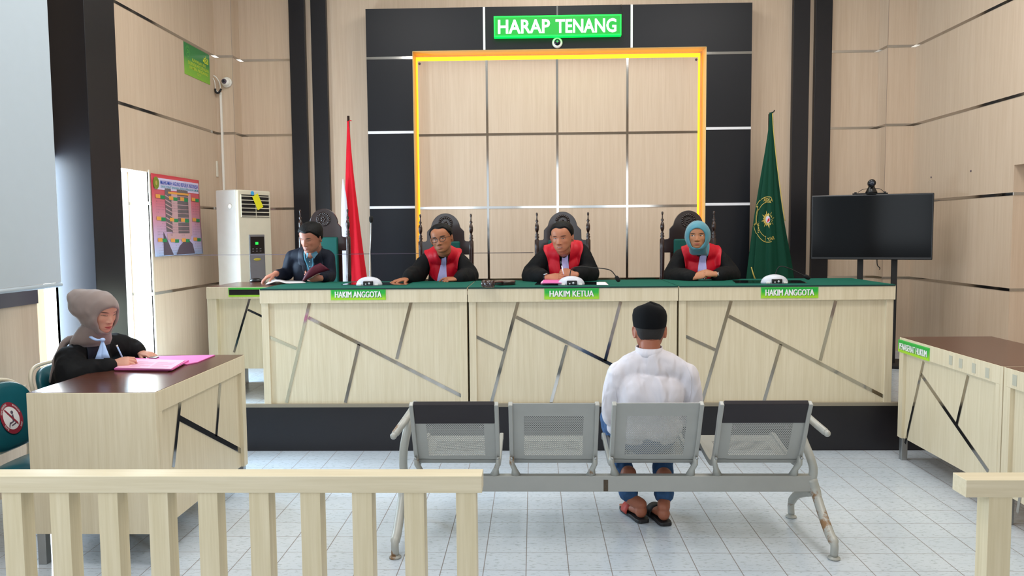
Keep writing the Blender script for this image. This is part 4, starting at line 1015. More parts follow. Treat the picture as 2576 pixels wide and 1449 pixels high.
def remesh(mb, vox, it=4, name='tmp', fac=.5):
    me = bpy.data.meshes.new(name); me.from_pydata([tuple(v) for v in mb.v], [], mb.f)
    b = bmesh.new(); b.from_mesh(me); bmesh.ops.recalc_face_normals(b, faces=b.faces); b.to_mesh(me); b.free()
    o = bpy.data.objects.new(name, me); COL.objects.link(o)
    md = o.modifiers.new('r', 'REMESH'); md.mode = 'VOXEL'; md.voxel_size = vox; md.use_smooth_shade = True
    if it: sm = o.modifiers.new('s', 'SMOOTH'); sm.factor = fac; sm.iterations = it
    dg = bpy.context.evaluated_depsgraph_get(); dg.update(); ev = o.evaluated_get(dg)
    out = bpy.data.meshes.new_from_object(ev); r = MB(); r.v = [v.co.copy() for v in out.vertices]; r.f = [tuple(p.vertices) for p in out.polygons]; r.sm = [True]*len(r.f)
    COL.objects.unlink(o); bpy.data.objects.remove(o); bpy.data.meshes.remove(me); bpy.data.meshes.remove(out)
    return r
def capsule(m, pts, rr, n=16, up=(0, 0, 1)):
    m.tube(pts, rr, n, up=up)
    for p, r in ((pts[0], rr[0]), (pts[-1], rr[-1])):
        r_ = r if not isinstance(r, tuple) else min(r); m.ball(p, r_*.98, n, 8)
    return m
def hand(m, wrist, fwd, back, side, curls, k=1., spread=.10, thumb=(.55, .35), pinch=0):
    """palm, four unequal bent fingers and a thumb from its side. fwd: wrist to knuckles; back: normal of the back of the hand; side +1 right hand"""
    f = Vector(fwd).normalized(); b = Vector(back); b = (b-f*b.dot(f)).normalized(); tdir = f.cross(b)*(-side)   # towards the thumb
    w = Vector(wrist)
    def P(x, y, z): return w+tdir*x*k+f*y*k+b*z*k
    rs = []
    for y, hx, hz, cx in ((-.02, .026, .019, 0), (0, .027, .018, 0), (.02, .032, .0165, .001), (.045, .038, .0155, .001), (.07, .040, .0140, 0), (.086, .038, .011, 0), (.094, .030, .007, 0)):
        rs.append([P(cx+hx*math.cos(2*math.pi*i/20), y, hz*math.sin(2*math.pi*i/20)) for i in range(20)])
    m.rings(rs)
    base = [(.0285, .084, (.040, .025, .021), .0088), (.0095, .088, (.044, .028, .022), .0090), (-.0095, .085, (.041, .026, .021), .0086), (-.0270, .077, (.033, .020, .018), .0077)]
    for i, (x, y, L_, r) in enumerate(base):
        p = P(x, y-.012, .001); ang = 0; cu = curls[i]; sp = (1.5-i)*spread; pts = [p, P(x, y, .001)]; cur = pts[-1]
        d0 = (f*math.cos(sp)+tdir*math.sin(sp))
        for j, l in enumerate(L_):
            ang += cu[j] if isinstance(cu, (tuple, list)) else cu*(.8, 1.1, .7)[j]
            d = d0*math.cos(ang)-b*math.sin(ang); cur = cur+d*l*k; pts.append(cur.copy())
        rr = [r*k*q for q in (1.0, 1.03, .98, .90, .78)]
        m.tube(pts, rr, 12)
        for p_, r_ in zip(pts[1:], rr[1:]): m.ball(p_, r_*1.0, 12, 8)
    a, c = thumb
    p0 = P(.018, .018, -.004); p1 = P(.034, .040, -.010); d = (tdir*math.sin(a)+f*math.cos(a)-b*c).normalized(); p2 = p1+d*.032*k
    d2 = (tdir*(math.sin(a)-.35)+f*math.cos(a)-b*(c+.25)).normalized(); p3 = p2+d2*.026*k
    rr = [.0135*k, .0125*k, .0102*k, .0085*k]; m.tube([p0, p1, p2, p3], rr, 12)
    for p_, r_ in zip((p0, p1, p2, p3), rr): m.ball(p_, r_, 12, 8)
    return m
def frame_head(c, yaw, pitch, roll, sx=1.03, sz=.93):
    sc_ = Matrix.Diagonal((sx, 1, sz, 1)); return Matrix.Translation(Vector(c)) @ Matrix.Rotation(R(yaw), 4, 'Z') @ Matrix.Rotation(R(pitch), 4, 'X') @ Matrix.Rotation(R(roll), 4, 'Y') @ sc_
def torso_rings(m, pel, chest, neck, shL, shR, k=1., fat=1.):
    """clothed trunk from the seat up to the neck; shL/shR = shoulder joints"""
    pel, chest, neck = Vector(pel), Vector(chest), Vector(neck); ax = (Vector(shR)-Vector(shL)).normalized(); hw = (Vector(shR)-Vector(shL)).length/2
    mid = (Vector(shL)+Vector(shR))/2
    sp = [(0, pel-Vector((0, 0, .06)), .150*fat, .110*fat), (.25, pel, .168*fat, .128*fat), (.5, pel.lerp(chest, .6), .152*fat, .116*fat), (.75, chest, hw*.98, .120*fat), (.9, chest.lerp(mid, .62), hw*1.02, .108), (1, mid, hw*.86, .082)]
    keys = [(a, c.x, c.y, c.z, w, d) for a, c, w, d in sp]; rs = []
    for i in range(31):
        x, y, z, w, d = spline(keys, i/30); c = Vector((x, y, z))
        x2, y2, z2, _, _ = spline(keys, min(1, i/30+.02)); x1, y1, z1, _, _ = spline(keys, max(0, i/30-.02))
        upv = Vector((x2-x1, y2-y1, z2-z1)).normalized(); fw = ax.cross(upv).normalized(); a2 = upv.cross(fw).normalized()
        rs.append([c+a2*w*math.copysign(abs(math.cos(t_))**.88, math.cos(t_))+fw*d*math.copysign(abs(math.sin(t_))**.88, math.sin(t_)) for t_ in [2*math.pi*j/40 for j in range(40)]])
    m.rings(rs)
    for s_ in (shL, shR):      # slope of the shoulders
        s_ = Vector(s_); n1 = neck-Vector((0, 0, .035)); pts = [n1.lerp(s_, q)+Vector((0, 0, .010*math.sin(q*math.pi))) for q in (0, .25, .5, .75, 1)]
        m.tube(pts, [.064, .062, .060, .058, .052], 20); m.ball(s_, .058, 18, 12)
    q = mid.lerp(neck, .34); sl, sr = Vector(shL), Vector(shR); m.tube(smooth_path([sl, sl.lerp(q, .5)+Vector((0, 0, .012)), q, sr.lerp(q, .5)+Vector((0, 0, .012)), sr], 4), [.052]*2+[.060]*2+[.070]*3+[.076]*3+[.070]*3+[.060]*2+[.052]*2, 20)
    m.tube([neck.lerp(mid, .9), neck.lerp(mid, .45), neck.lerp(mid, .12), neck], [.074, .074, .070, .064], 24)
    return m
def wrinkle(mb, amp, sc=14, seed=0, stretch=(1, 1, 1), fine=.35, mask=None):
    # push along vertex normals with ridged folds
    me = bpy.data.meshes.new('w'); me.from_pydata([tuple(v) for v in mb.v], [], mb.f); me.update()
    ns = [v.normal.copy() for v in me.vertices]; bpy.data.meshes.remove(me)
    for i, v in enumerate(mb.v):
        q = Vector((v.x*stretch[0], v.y*stretch[1], v.z*stretch[2]))*sc+Vector((seed, seed*.7, 0))
        n = noise.noise(q); n2 = noise.noise(q*2.3+Vector((5, 1, 2)))
        a = amp*(1-2*abs(n)*1.6)*.6+amp*fine*n2
        if mask: a *= mask(v)
        mb.v[i] = v+ns[i]*a
    return mb
def patch(bvh, C, right, fwd, rows, off=.004, cols=14, pivot_up=(0, 0, 1), R0=.6):
    """cloth patch wrapped over a torso: rows of (angle up from forward, x left, x right)"""
    C = Vector(C); r = Vector(right).normalized(); f = Vector(fwd).normalized(); u = Vector(pivot_up)
    vs_ = []; m = MB()
    for a, x0, x1 in rows:
        d = f*math.cos(R(a))+u*math.sin(R(a))
        for j in range(cols+1):
            base = C+r*lerp(x0, x1, j/cols); b1, b2 = bvh if isinstance(bvh, tuple) else (bvh, None); h_ = b1.ray_cast(base+d*R0, -d)
            if b2 is not None:
                h2 = b2.ray_cast(base+d*R0, -d)
                if h2[0] is not None and (h_[0] is None or 0 < h_[3]-h2[3] < .035): h_ = h2
            vs_.append((h_[0]+d*off) if h_[0] is not None else base+d*.1)
    n = cols+1
    return m.add(vs_, [(i*n+j, i*n+j+1, (i+1)*n+j+1, (i+1)*n+j) for i in range(len(rows)-1) for j in range(cols)], True)
def rows_of(keys, n=22):
    a0, a1 = keys[0][0], keys[-1][0]; ks = sorted(keys); return [(a,)+spline(ks, a) for a in [lerp(a0, a1, i/n) for i in range(n+1)]]
def solid(o, th, off=1): md = o.modifiers.new('solid', 'SOLIDIFY'); md.thickness = th; md.offset = off; return o
def bvh_of(mb): return BVHTree.FromPolygons(mb.v, mb.f)
def set_hc(o, HM, off):
    inv = HM.inverted(); at_ = o.data.attributes.new('hc', 'FLOAT_VECTOR', 'POINT')
    for i, v in enumerate(o.data.vertices): at_.data[i].vector = inv @ (v.co+off)
def hair_mb(HM, hairline, T=.011, spike=.0015, seed=0, N=120, K=26, crown=.012, sc=160):
    m = MB(); rs = []
    for j in range(-1, K+1):
        r = []
        for k_ in range(N):
            th = 2*math.pi*k_/N; zh = hairline(th); u = max(0, j)/K; z = lerp(zh, .1172, u**.85); x, y = head_ring(th, z)
            t_ = T*smoothstep(0, .16, u) if j >= 0 else -.006
            t_ += (spike*noise.noise(Vector((x*sc, y*sc, z*sc*.6+seed)))+crown*0) if j > 0 else 0
            L_ = math.hypot(x, y) or 1; up = smoothstep(.05, .117, z)
            r.append(HM @ Vector((x*(1+t_*(1-up*.5)/max(L_, .03)), y*(1+t_*(1-up*.5)/max(L_, .03)), z+t_*up*1.1)))
        rs.append(r)
    return m.rings(rs)
def hairline_male(front=.062, temple=.020, side=-.012, back=-.062, part=0):
    ks = [(-180, side), (-160, back*.8), (-90, back), (-20, back*.8), (-2, side*1.2), (8, temple-.035), (22, temple), (45, front-.008), (90, front), (135, front-.008), (158, temple), (172, temple-.035), (182, side*1.2), (200, back*.8)]
    def f(th):
        d = math.degrees(th); d = d if d <= 180 else d-360
        return spline(ks, d)[0]+(.003*math.sin(d*.11)+part*math.cos(R(d)) if 20 < d < 160 else 0)
    return f
def make_person(label, loc, HM, mat, build, fem=False, mouth=0, vox=.0034, ears=True, neck=None, cloth_r=.9):
    t_ = thing('person', label, 'person', loc)
    m = head_mb(fem, mouth, ears); m.xf(HM)
    nb = Vector(neck); hb = HM @ Vector((0, -.018, -.055)); kk = .90 if fem else 1
    m.tube(smooth_path([hb, HM @ Vector((0, -.02, -.10)), nb.lerp(HM @ Vector((0, -.02, -.10)), .4), nb, nb+(nb-hb)*.35], 3), [.052*kk]*4+[.053*kk]*3+[.057*kk]*3+[.066*kk]*3, 24)
    build(m)
    r = remesh(m, vox, 2, fac=.4)
    o = r.build('body', mat, t_); o.data.polygons.foreach_set('use_smooth', [True]*len(o.data.polygons)); set_hc(o, HM, rootof(o).location)
    return t_
# ================================================================ people
plain('robe_black', '08090c', .8, spec=.25, noise_amt=.15, nscale=30, fold=0.45)
plain('robe_cuff', '16181f', .6)
plain('suit_navy', '0f1524', .7, spec=.2, noise_amt=.12, nscale=25, fold=0.25)
plain('satin_navy', '171e2e', .6, spec=.3, noise_amt=.1)
plain('shirt_blue', '4f7f9a', .7, noise_amt=.08)
plain('lanyard_blue', '6cc0e8', .6)
plain('jabot_lilac', 'c6c1f4', .7, noise_amt=.05)
plain('jabot_blue', 'a9c3ee', .7)
plain('hair_black', '080708', .65, spec=.25, noise_amt=.4, nscale=150)
plain('hijab_blue', '4a8a9c', .8, sheen=.3, noise_amt=.05, fold=0.12)
plain('hijab_grey', '8b7b76', .8, sheen=.3, noise_amt=.05, fold=0.16)
plain('shirt_white', 'd9d6de', .8, noise_amt=.02, fold=.9)
plain('denim', '2a4e78', .85, noise_amt=.35, nscale=35, fold=0.5)
plain('velvet_black', '07090d', .9, spec=.2)
plain('rubber_black', '17161a', .6)
plain('strap_red', 'a83a2e', .6)
plain('trouser_black', '0d0d12', .8)
skin_material('skin_bespectacled', 'a86c4c', open_=.0040, gaze=(-.001, 0), stub=.12, lips='9a5a4c')
skin_material('skin_presiding', 'b97a5c', open_=.0026, gaze=(0, -.001), stub=.14, lips='a8665a', mouth=.0022)
skin_material('skin_woman', 'b87e5c', open_=.0046, gaze=(.0046, 0), lips='9c4640', browz=.018, browk=.0027)
skin_material('skin_clerk', 'b37660', open_=.0011, stub=.18, lips='a5665c')
skin_material('skin_prosecutor', 'cf9882', open_=.0012, lips='a8323c', browz=.019, browk=.0027)
skin_material('skin_defendant', 'a0624a', stub=0)
def head_at(px, py, Y, yaw, pitch, roll, sx=1.03, sz=.93):
    e = at(px, py, Y=Y); rot = frame_head((0, 0, 0), yaw, pitch, roll, sx, sz)
    return frame_head(e-rot @ Vector((0, .086, .002)), yaw, pitch, roll, sx, sz)
SEAT = ZD+.48
def limb(m, pts, rr, n=18): capsule(m, smooth_path(pts, 5), [spline([(i/(len(rr)-1), r) for i, r in enumerate(rr)], j/(5*(len(pts)-1)))[0] for j in range(5*(len(pts)-1)+1)], n)
def garment(t_, name, mat, fn, vox=.007, wr=.004, sc=13, seed=0, stretch=(1, 1, .55), it=22, mask=None):
    m = MB(); fn(m); r = remesh(m, vox, it)
    if wr: wrinkle(r, wr, sc, seed, stretch, mask=mask)
    o = r.build(name, mat, t_); o.data.polygons.foreach_set('use_smooth', [True]*len(o.data.polygons)); return o, bvh_of(r), r
def seated(t_, K, name='robe', mat='robe_black', cuff=.060, seed=0, arm=(.066, .074, .080, .076), fat=1., wr=.0045, legs=True, skirt=.085):
    def fn(m):
        torso_rings(m, K['pel'], K['chest'], K['neck'], K['shL'], K['shR'], fat=fat)
        for s_ in 'LR':
            limb(m, [K['sh'+s_], K['sh'+s_].lerp(K['el'+s_], .5)+Vector((0, .0, .008)), K['el'+s_], K['el'+s_].lerp(K['wr'+s_], .55), K['wr'+s_]], list(arm)+[cuff])
            if legs: limb(m, [K['pel']+(K['kn'+s_]-K['pel'])*.12+Vector((0, 0, .0)), K['pel'].lerp(K['kn'+s_], .6), K['kn'+s_], K['kn'+s_].lerp(K['an'+s_], .5), K['an'+s_]], [.10, skirt+.005, skirt-.01, .065, .06])
    o, bv, r = garment(t_, name, mat, fn, seed=seed, wr=wr)
    q = MB(); torso_rings(q, K['pel'], K['chest'], K['neck'], K['shL'], K['shR'], fat=fat)
    for s_ in 'LR': limb(q, [K['sh'+s_], K['sh'+s_].lerp(K['el'+s_], .35)], [arm[0], arm[1]])
    q = remesh(q, .007, 22); wrinkle(q, wr, 13, seed, (1, 1, .55)); return o, (bvh_of(q), bv), r
def body_arms(K, legs=True):
    def fn(m):
        mid = (K['shL']+K['shR'])/2-Vector((0, 0, .035)); limb(m, [K['pel'], K['chest'], mid, K['neck'].lerp(mid, .4)], [.08, .07, .045, .04])
        for s_ in 'LR':
            limb(m, [mid, K['sh'+s_]-Vector((0, 0, .012))], [.032, .028])
            limb(m, [K['sh'+s_]-Vector((0, 0, .012)), K['el'+s_], K['wr'+s_].lerp(K['el'+s_], .12)], [.030, .030, .0265]); 
            e = K['wr'+s_]; d = (e-K['el'+s_]).normalized()
            m.tube([e-d*.06, e-d*.03, K['hw'+s_]], [.027, .026, .025], 16)
            if legs: limb(m, [K['pel'], K['kn'+s_], K['an'+s_]], [.06, .036, .030])
        for h_ in K['hands']: hand(m, **h_)
    return fn
def legs_for(K, x, y, zf):
    K['pel'] = Vector((x, y, zf+.48+.09))
    for s_, q in (('L', 1), ('R', -1)):
        K['kn'+s_] = Vector((x+.10*q, y-.40, zf+.53)); K['an'+s_] = Vector((x+.10*q, y-.38, zf+.08))
def shoes(t_, K, mat='black_plastic', d=(0, -1, 0)):
    d = Vector(d)
    for s_ in 'LR':
        a = K['an'+s_]; a = Vector((a.x, a.y, a.z-.055))
        rs = []
        for u, w, h in ((-.07, .02, .03), (-.06, .034, .05), (0, .038, .055), (.08, .042, .045), (.14, .040, .032), (.18, .025, .022), (.19, .008, .012)):
            r_ = Vector((-d.y, d.x, 0)); rs.append([a+d*u+r_*w*math.cos(2*math.pi*i/16)+Vector((0, 0, h*.5+h*.5*math.sin(2*math.pi*i/16)-.022)) for i in range(16)])
        MB().rings(rs).build('shoe', mat, t_)

def judge(label, K, HM, skin, yoke, jab, seed, fem=False, mouth=0, hair=None, collar=True, ears=True):
    t_ = make_person(label, (K['pel'].x, K['pel'].y, ZD), HM, skin, body_arms(K), fem=fem, mouth=mouth, neck=K['neck'], ears=ears)
    o, bv, _ = seated(t_, K, seed=seed)
    C = K['chest'].lerp((K['shL']+K['shR'])/2, .45); right = (K['shR']-K['shL']).normalized(); f = right.cross(Vector((0, 0, 1))).normalized()
    if f.y > 0: f = -f
    right = -f.cross(Vector((0, 0, 1))).normalized()      # image right
    if right.x < 0: right = -right
    for side in (-1, 1):
        rows = rows_of([(a, *(sorted((side*i_, side*o_)))) for a, i_, o_ in yoke], 44)
        m = patch(bv, C, right, f, rows, .015, 22)
        solid(m.build('red_panel', 'red_satin', t_), .004)
    rows = rows_of(jab, 16); m = patch(bv, C, right, f, rows, .023, 24)
    # pleats
    n = 25
    for i, v in enumerate(m.v): m.v[i] = v+f*.0016*math.sin((i % n)*math.pi*.66)
    solid(m.build('jabot', 'jabot_lilac', t_), .003)
    if collar:
        nb = K['neck']; up = (HM.translation-nb).normalized(); m = MB()
        m.tube([nb-up*.007, nb+up*.003, nb+up*.015], [.0645, .0635, .0615], 28, cap=False); solid(m.build('collar', 'robe_black', t_), .006)
    shoes(t_, K); return t_, bv, C, right, f

# ---- judge with glasses (left seat)
Yh = 6.22
K = {}; legs_for(K, at(1118, 700, Y=6.6).x, 6.62, ZD)
K['neck'] = at(1112, 634, Y=6.33); K['shR'] = at(1077, 653, Y=6.42); K['shL'] = at(1149, 648, Y=6.46); K['chest'] = at(1115, 690, Y=6.48)
K['elR'] = at(1050, 690, Y=6.38); K['elL'] = at(1180, 694, Y=6.40)
K['wrR'] = at(1030, 697, Y=6.20); K['wrL'] = at(1158, 702, Y=6.22)
K['hwR'] = at(1026, 701, Y=6.17); K['hwL'] = at(1152, 702, Y=6.20)
K['hands'] = [dict(wrist=K['hwR'], fwd=(-.75, -.62, -.12), back=(0, -.15, 1), side=1, curls=[.18, .12, .12, .2], k=.92, spread=.16),
              dict(wrist=K['hwL'], fwd=(-.95, -.25, .02), back=(.1, -.35, 1), side=-1, curls=[.35, .75, .85, .9], k=.92)]
HM = head_at(1103.5, 601.5, 6.22-.086, 171, -4, 10)
t_, bv, C, right, f = judge('person in black judge robe with red panels and round-rimmed glasses, tilting the head', K, HM, 'skin_bespectacled',
    [(84, .058, .148), (60, .050, .152), (30, .030, .124), (0, .018, .112), (-22, .018, .115), (-50, .018, .118)], [(58, -.012, .014), (40, -.012, .015), (25, -.016, .018), (5, -.026, .020), (-18, -.040, .022), (-50, -.056, .028)], 3)
hair_mb(HM, hairline_male(.088, .045, part=.006), T=.012, spike=.002, seed=1).build('hair', 'hair_black', t_)
m = MB(); mt = lambda p: HM @ Vector(p)
for s_ in (-1, 1):
    m.tube([mt((s_*.0325+.0235*math.copysign(abs(math.cos(a))**.8, math.cos(a)), .1015-.010*abs(s_*.0325+.022*math.cos(a))/.05, -.003+.0185*math.copysign(abs(math.sin(a))**.85, math.sin(a)))) for a in [2*math.pi*i/28 for i in range(29)]], .0019, 6)
    m.tube([mt(p) for p in ((s_*.056, .091, .006), (s_*.072, .06, .006), (s_*.076, .0, .004), (s_*.074, -.02, -.012))], .0013, 6)
m.tube([mt(p) for p in ((-.0095, .0998, .002), (0, .102, .005), (.0095, .0998, .002))], .0013, 6)
m.build('glasses', 'black_plastic', t_)

# ---- presiding judge
K = {}; legs_for(K, at(1412, 700, Y=6.6).x, 6.56, ZD)
K['neck'] = at(1417, 630, Y=6.25); K['shR'] = at(1376, 641, Y=6.33); K['shL'] = at(1461, 630, Y=6.35); K['chest'] = at(1412, 690, Y=6.35)
K['elR'] = at(1336, 693, Y=6.28); K['elL'] = at(1483, 690, Y=6.28)
K['wrR'] = at(1366, 697, Y=6.10); K['wrL'] = at(1452, 692, Y=6.12)
K['hwR'] = at(1377, 698, Y=6.04); K['hwL'] = at(1447, 691, Y=6.06)
K['hands'] = [dict(wrist=K['hwR'], fwd=(.96, -.10, .06), back=(0, -.75, .75), side=1, curls=[.55, .5, .5, .55], k=.92, spread=.06),
              dict(wrist=K['hwL'], fwd=(-.88, -.15, .20), back=(.1, -.8, .6), side=-1, curls=[.75, .8, .85, .9], k=.92, thumb=(.5, .2))]
HM = head_at(1406.5, 600, 6.06-.086, 163, -9, 2)
t_, bv, C, right, f = judge('person in judge robe with red panels holding a pen, middle of the bench', K, HM, 'skin_presiding',
    [(84, .060, .150), (60, .056, .158), (30, .042, .134), (0, .034, .122), (-22, .028, .116), (-45, .026, .108)], [(58, -.014, .022), (40, -.016, .026), (10, -.020, .032), (-15, -.022, .036), (-45, -.024, .040)], 11, mouth=.0022)
hair_mb(HM, hairline_male(.084, .040), T=.011, spike=.002, seed=5).build('hair', 'hair_black', t_)
def watch(t_, w, el, ang=0, r=.031, face=(0, -.6, .8), mat='watch_silver', strap='black_matte'):
    d = (Vector(w)-Vector(el)).normalized(); m = MB(); m.tube([Vector(w)-d*.010, Vector(w)+d*.010], r, 20); o = m.build('wristwatch', strap, t_)
    fc = Vector(face).normalized(); fc = (fc-d*fc.dot(d)).normalized(); c = Vector(w)+fc*r
    q = fc.to_track_quat('Z', 'Y').to_matrix().to_4x4(); MB().lathe((0, 0, 0), [(.017, -.003), (.018, .003), (.014, .005)], 20).xf(Matrix.Translation(c) @ q).build('watch_face', mat, o)
watch(t_, K['hwR'].lerp(K['wrR'], .2), K['wrR'], r=.027)
p = at(1417, 688, Y=6.00); pe = thing('pen', 'dark-capped pen held upright by the middle judge', 'pen', p)
MB().tube([at(1418, 690, Y=5.98), at(1413, 668, Y=6.0)], .004, 8).build('barrel', 'paper_white', pe); MB().tube([at(1413.2, 669, Y=6.0), at(1410, 656, Y=6.01)], .0048, 8).build('cap', 'black_plastic', pe)

# ---- woman judge in the blue headscarf (right seat)
def hood(HM, opening, mid, back, n=72, K_=26, seed=0, fold=.003, ytop=.020):
    """headscarf: rings from the face opening outwards and round to the back of the head"""
    keys = []
    for t__, ax, up, dn, y, zc in opening+mid+back: keys.append((t__, ax, up, dn, y, zc))
    rs = []
    for i in range(K_+1):
        t__ = i/K_; ax, up, dn, y, zc = spline(keys, t__); r = []
        for k_ in range(n):
            a = 2*math.pi*k_/n; c, s_ = math.cos(a), math.sin(a); rz = up if s_ > 0 else dn
            e = 1.0 if s_ > 0 else .92
            p = Vector((ax*math.copysign(abs(c)**e, c)*(1-.16*max(0, s_)**3*max(0, 1-t__/.5)), y, zc+rz*s_))
            f_ = fold*noise.noise(Vector((a*1.6, t__*9, seed)))+fold*.8*math.sin(a*7+t__*14+seed)*max(0, -s_+.25)
            p += Vector((p.x, 0, p.z-zc)).normalized()*f_
            p.y += (ytop*max(0, s_)**2-.016*abs(c)**2)*max(0, 1-t__/.5); r.append(HM @ p)
        rs.append(r)
    return MB().rings(rs, cap=False)
K = {}; legs_for(K, at(1758, 700, Y=6.6).x, 6.60, ZD)
K['neck'] = at(1758, 628, Y=6.34); K['shR'] = at(1715, 644, Y=6.44); K['shL'] = at(1802, 642, Y=6.44); K['chest'] = at(1760, 690, Y=6.46)
K['elR'] = at(1694, 696, Y=6.36); K['elL'] = at(1838, 692, Y=6.34)
K['wrR'] = at(1738, 700, Y=6.14); K['wrL'] = at(1806, 695, Y=6.14)
K['hwR'] = at(1746, 698, Y=6.10); K['hwL'] = at(1798, 690, Y=6.10)
K['hands'] = [dict(wrist=K['hwR'], fwd=(.86, -.12, .30), back=(-.3, -.75, .5), side=1, curls=[.85, .9, .9, .9], k=.84, spread=.05),
              dict(wrist=K['hwL'], fwd=(-.90, -.10, .14), back=(.2, -.75, .6), side=-1, curls=[.8, .85, .85, .85], k=.84, spread=.05)]
HM = head_at(1753.5, 592.5, 6.24-.086, 166, -2, 0, 1.04, .88)
t_, bv, C, right, f = judge('person in blue headscarf and judge robe with red panels, hands clasped', K, HM, 'skin_woman',
    [(84, .060, .150), (60, .054, .160), (30, .036, .146), (0, .024, .138), (-22, .022, .128), (-42, .022, .112)], [(56, -.024, .020), (40, -.026, .022), (20, -.030, .024), (-5, -.038, .028), (-50, -.046, .030)], 21, fem=True, ears=False)
hj = hood(HM, [(0, .0600, .082, .100, .076, -.012), (.06, .0640, .087, .105, .079, -.012)], [(.2, .080, .114, .122, .060, -.010), (.4, .091, .130, .128, .015, -.006)], [(.62, .093, .131, .125, -.035, -.004), (.82, .076, .106, .105, -.085, -.004), (.95, .040, .058, .06, -.118, -.004), (1, .004, .006, .006, -.126, -.004)], seed=2)
nb = K['neck']; 
def drape(HM, nb, rr, n=48, seed=0, fold=.004, top=(0, .012, -.088), off=(0, 0, 0), sq=1.):
    """folds of the scarf gathered round the neck"""
    m = MB(); rs = []; a0 = HM @ Vector(top)
    for i, (t__, rx, ry) in enumerate(rr):
        c = a0.lerp(Vector(nb)+Vector(off), t__)
        rs.append([c+Vector((rx*math.cos(a), ry*math.sin(a), 0))*(1+fold*10*math.sin(a*5+t__*6+seed)*.12+.05*noise.noise(Vector((a*1.3, t__*4, seed)))) for a in [2*math.pi*k_/n for k_ in range(n)]])
    return m.rings(rs, cap=False)
d = drape(HM, nb, [(0, .064, .074), (.3, .068, .080), (.6, .070, .083), (.85, .070, .082), (1., .066, .078)], seed=1, top=(0, .004, -.098), off=(0, -.006, -.044)); hj.add(d.v, d.f, True)
tail = patch(bv, C, right, f, rows_of([(80, -.052, .056), (66, -.050, .055), (54, -.042, .052), (44, -.026, .046), (34, -.006, .038), (27, .006, .028)], 14), .031, 14); hj.add(tail.v, tail.f, True)
solid(hj.build('headscarf', 'hijab_blue', t_), .0025)
watch(t_, K['hwL'].lerp(K['wrL'], .3), K['wrL'], r=.025, face=(0, -.9, .4))

# ---- clerk in the navy suit
K = {}; legs_for(K, at(780, 700, Y=6.6).x, 6.66, ZD)
K['neck'] = at(781, 636, Y=6.40); K['shR'] = at(737, 647, Y=6.46); K['shL'] = at(824, 646, Y=6.50); K['chest'] = at(782, 692, Y=6.50)
K['elR'] = at(722, 690, Y=6.50); K['elL'] = at(830, 694, Y=6.44)
K['wrR'] = at(700, 690, Y=6.38); K['wrL'] = at(812, 697, Y=6.24)
K['hwR'] = at(693, 688, Y=6.33); K['hwL'] = at(806, 700, Y=6.20)
K['hands'] = [dict(wrist=K['hwR'], fwd=(-.62, -.35, -.30), back=(-.35, -.3, .85), side=1, curls=[.35, .45, .5, .55], k=.95),
              dict(wrist=K['hwL'], fwd=(-.96, -.12, .05), back=(.1, -.9, -.3), side=-1, curls=[.55, .6, .6, .6], k=.92, thumb=(.8, -.5))]
HM = head_at(766.5, 605.5, 6.24-.086, 158, -20, -3)
t_ = make_person('person in navy suit over a light blue shirt reading a maroon folder', (K['pel'].x, K['pel'].y, ZD), HM, 'skin_clerk', body_arms(K), neck=K['neck'])
o, bv, _ = seated(t_, K, 'jacket', 'suit_navy', seed=31, cuff=.046, arm=(.062, .056, .052, .048))
C = K['chest'].lerp((K['shL']+K['shR'])/2, .45)+Vector((.040, 0, 0)); f = Vector((-.12, -1, 0)).normalized(); right = Vector((1, -.12, 0)).normalized()
solid(patch(bv, C, right, f, rows_of([(74, -.052, .050), (50, -.048, .046), (20, -.034, .036), (-10, -.026, .028), (-40, -.020, .024)], 20), .006, 14).build('shirt', 'shirt_blue', t_), .003)
for s_ in (-1, 1):
    solid(patch(bv, C, right, f, rows_of([(a, *sorted((s_*i_+.004, s_*o_+.004))) for a, i_, o_ in ((84, .050, .074), (60, .048, .082), (35, .040, .090), (12, .030, .092), (8, .029, .064), (-15, .022, .054), (-42, .016, .028))], 26), .011, 8).build('lapel', 'satin_navy', t_), .003)
    solid(patch(bv, C, right, f, rows_of([(a, *sorted((s_*i_+.004, s_*o_+.004))) for a, i_, o_ in ((70, .036, .043), (40, .028, .036), (10, .016, .024), (-12, .002, .010))], 12), .012, 3).build('lanyard', 'lanyard_blue', t_), .001)
    m = MB(); q = K['neck']+Vector((0, -.0, .012)); pts = [HM @ Vector((-s_*.012, .062, -.128)), HM @ Vector((-s_*.048, .035, -.112)), HM @ Vector((-s_*.056, .028, -.135)), HM @ Vector((-s_*.034, .066, -.172))]
    solid(MB().add(pts, [(0, 1, 2, 3)]).build('shirt_collar', 'shirt_blue', t_), .004)
for a_ in (24, 4, -18, -36):
    b_ = C+right*.002; h_ = bv[0].ray_cast(b_+(f*math.cos(R(a_))+Vector((0, 0, 1))*math.sin(R(a_)))*.6, -(f*math.cos(R(a_))+Vector((0, 0, 1))*math.sin(R(a_))))
    if h_[0]: MB().ball(h_[0]+f*.011, (.0045, .002, .0045), 10, 6).build('button', 'paper_white', t_)
hair_mb(HM, hairline_male(.070, .034), T=.013, spike=.002, seed=9).build('hair', 'hair_black', t_)
shoes(t_, K)

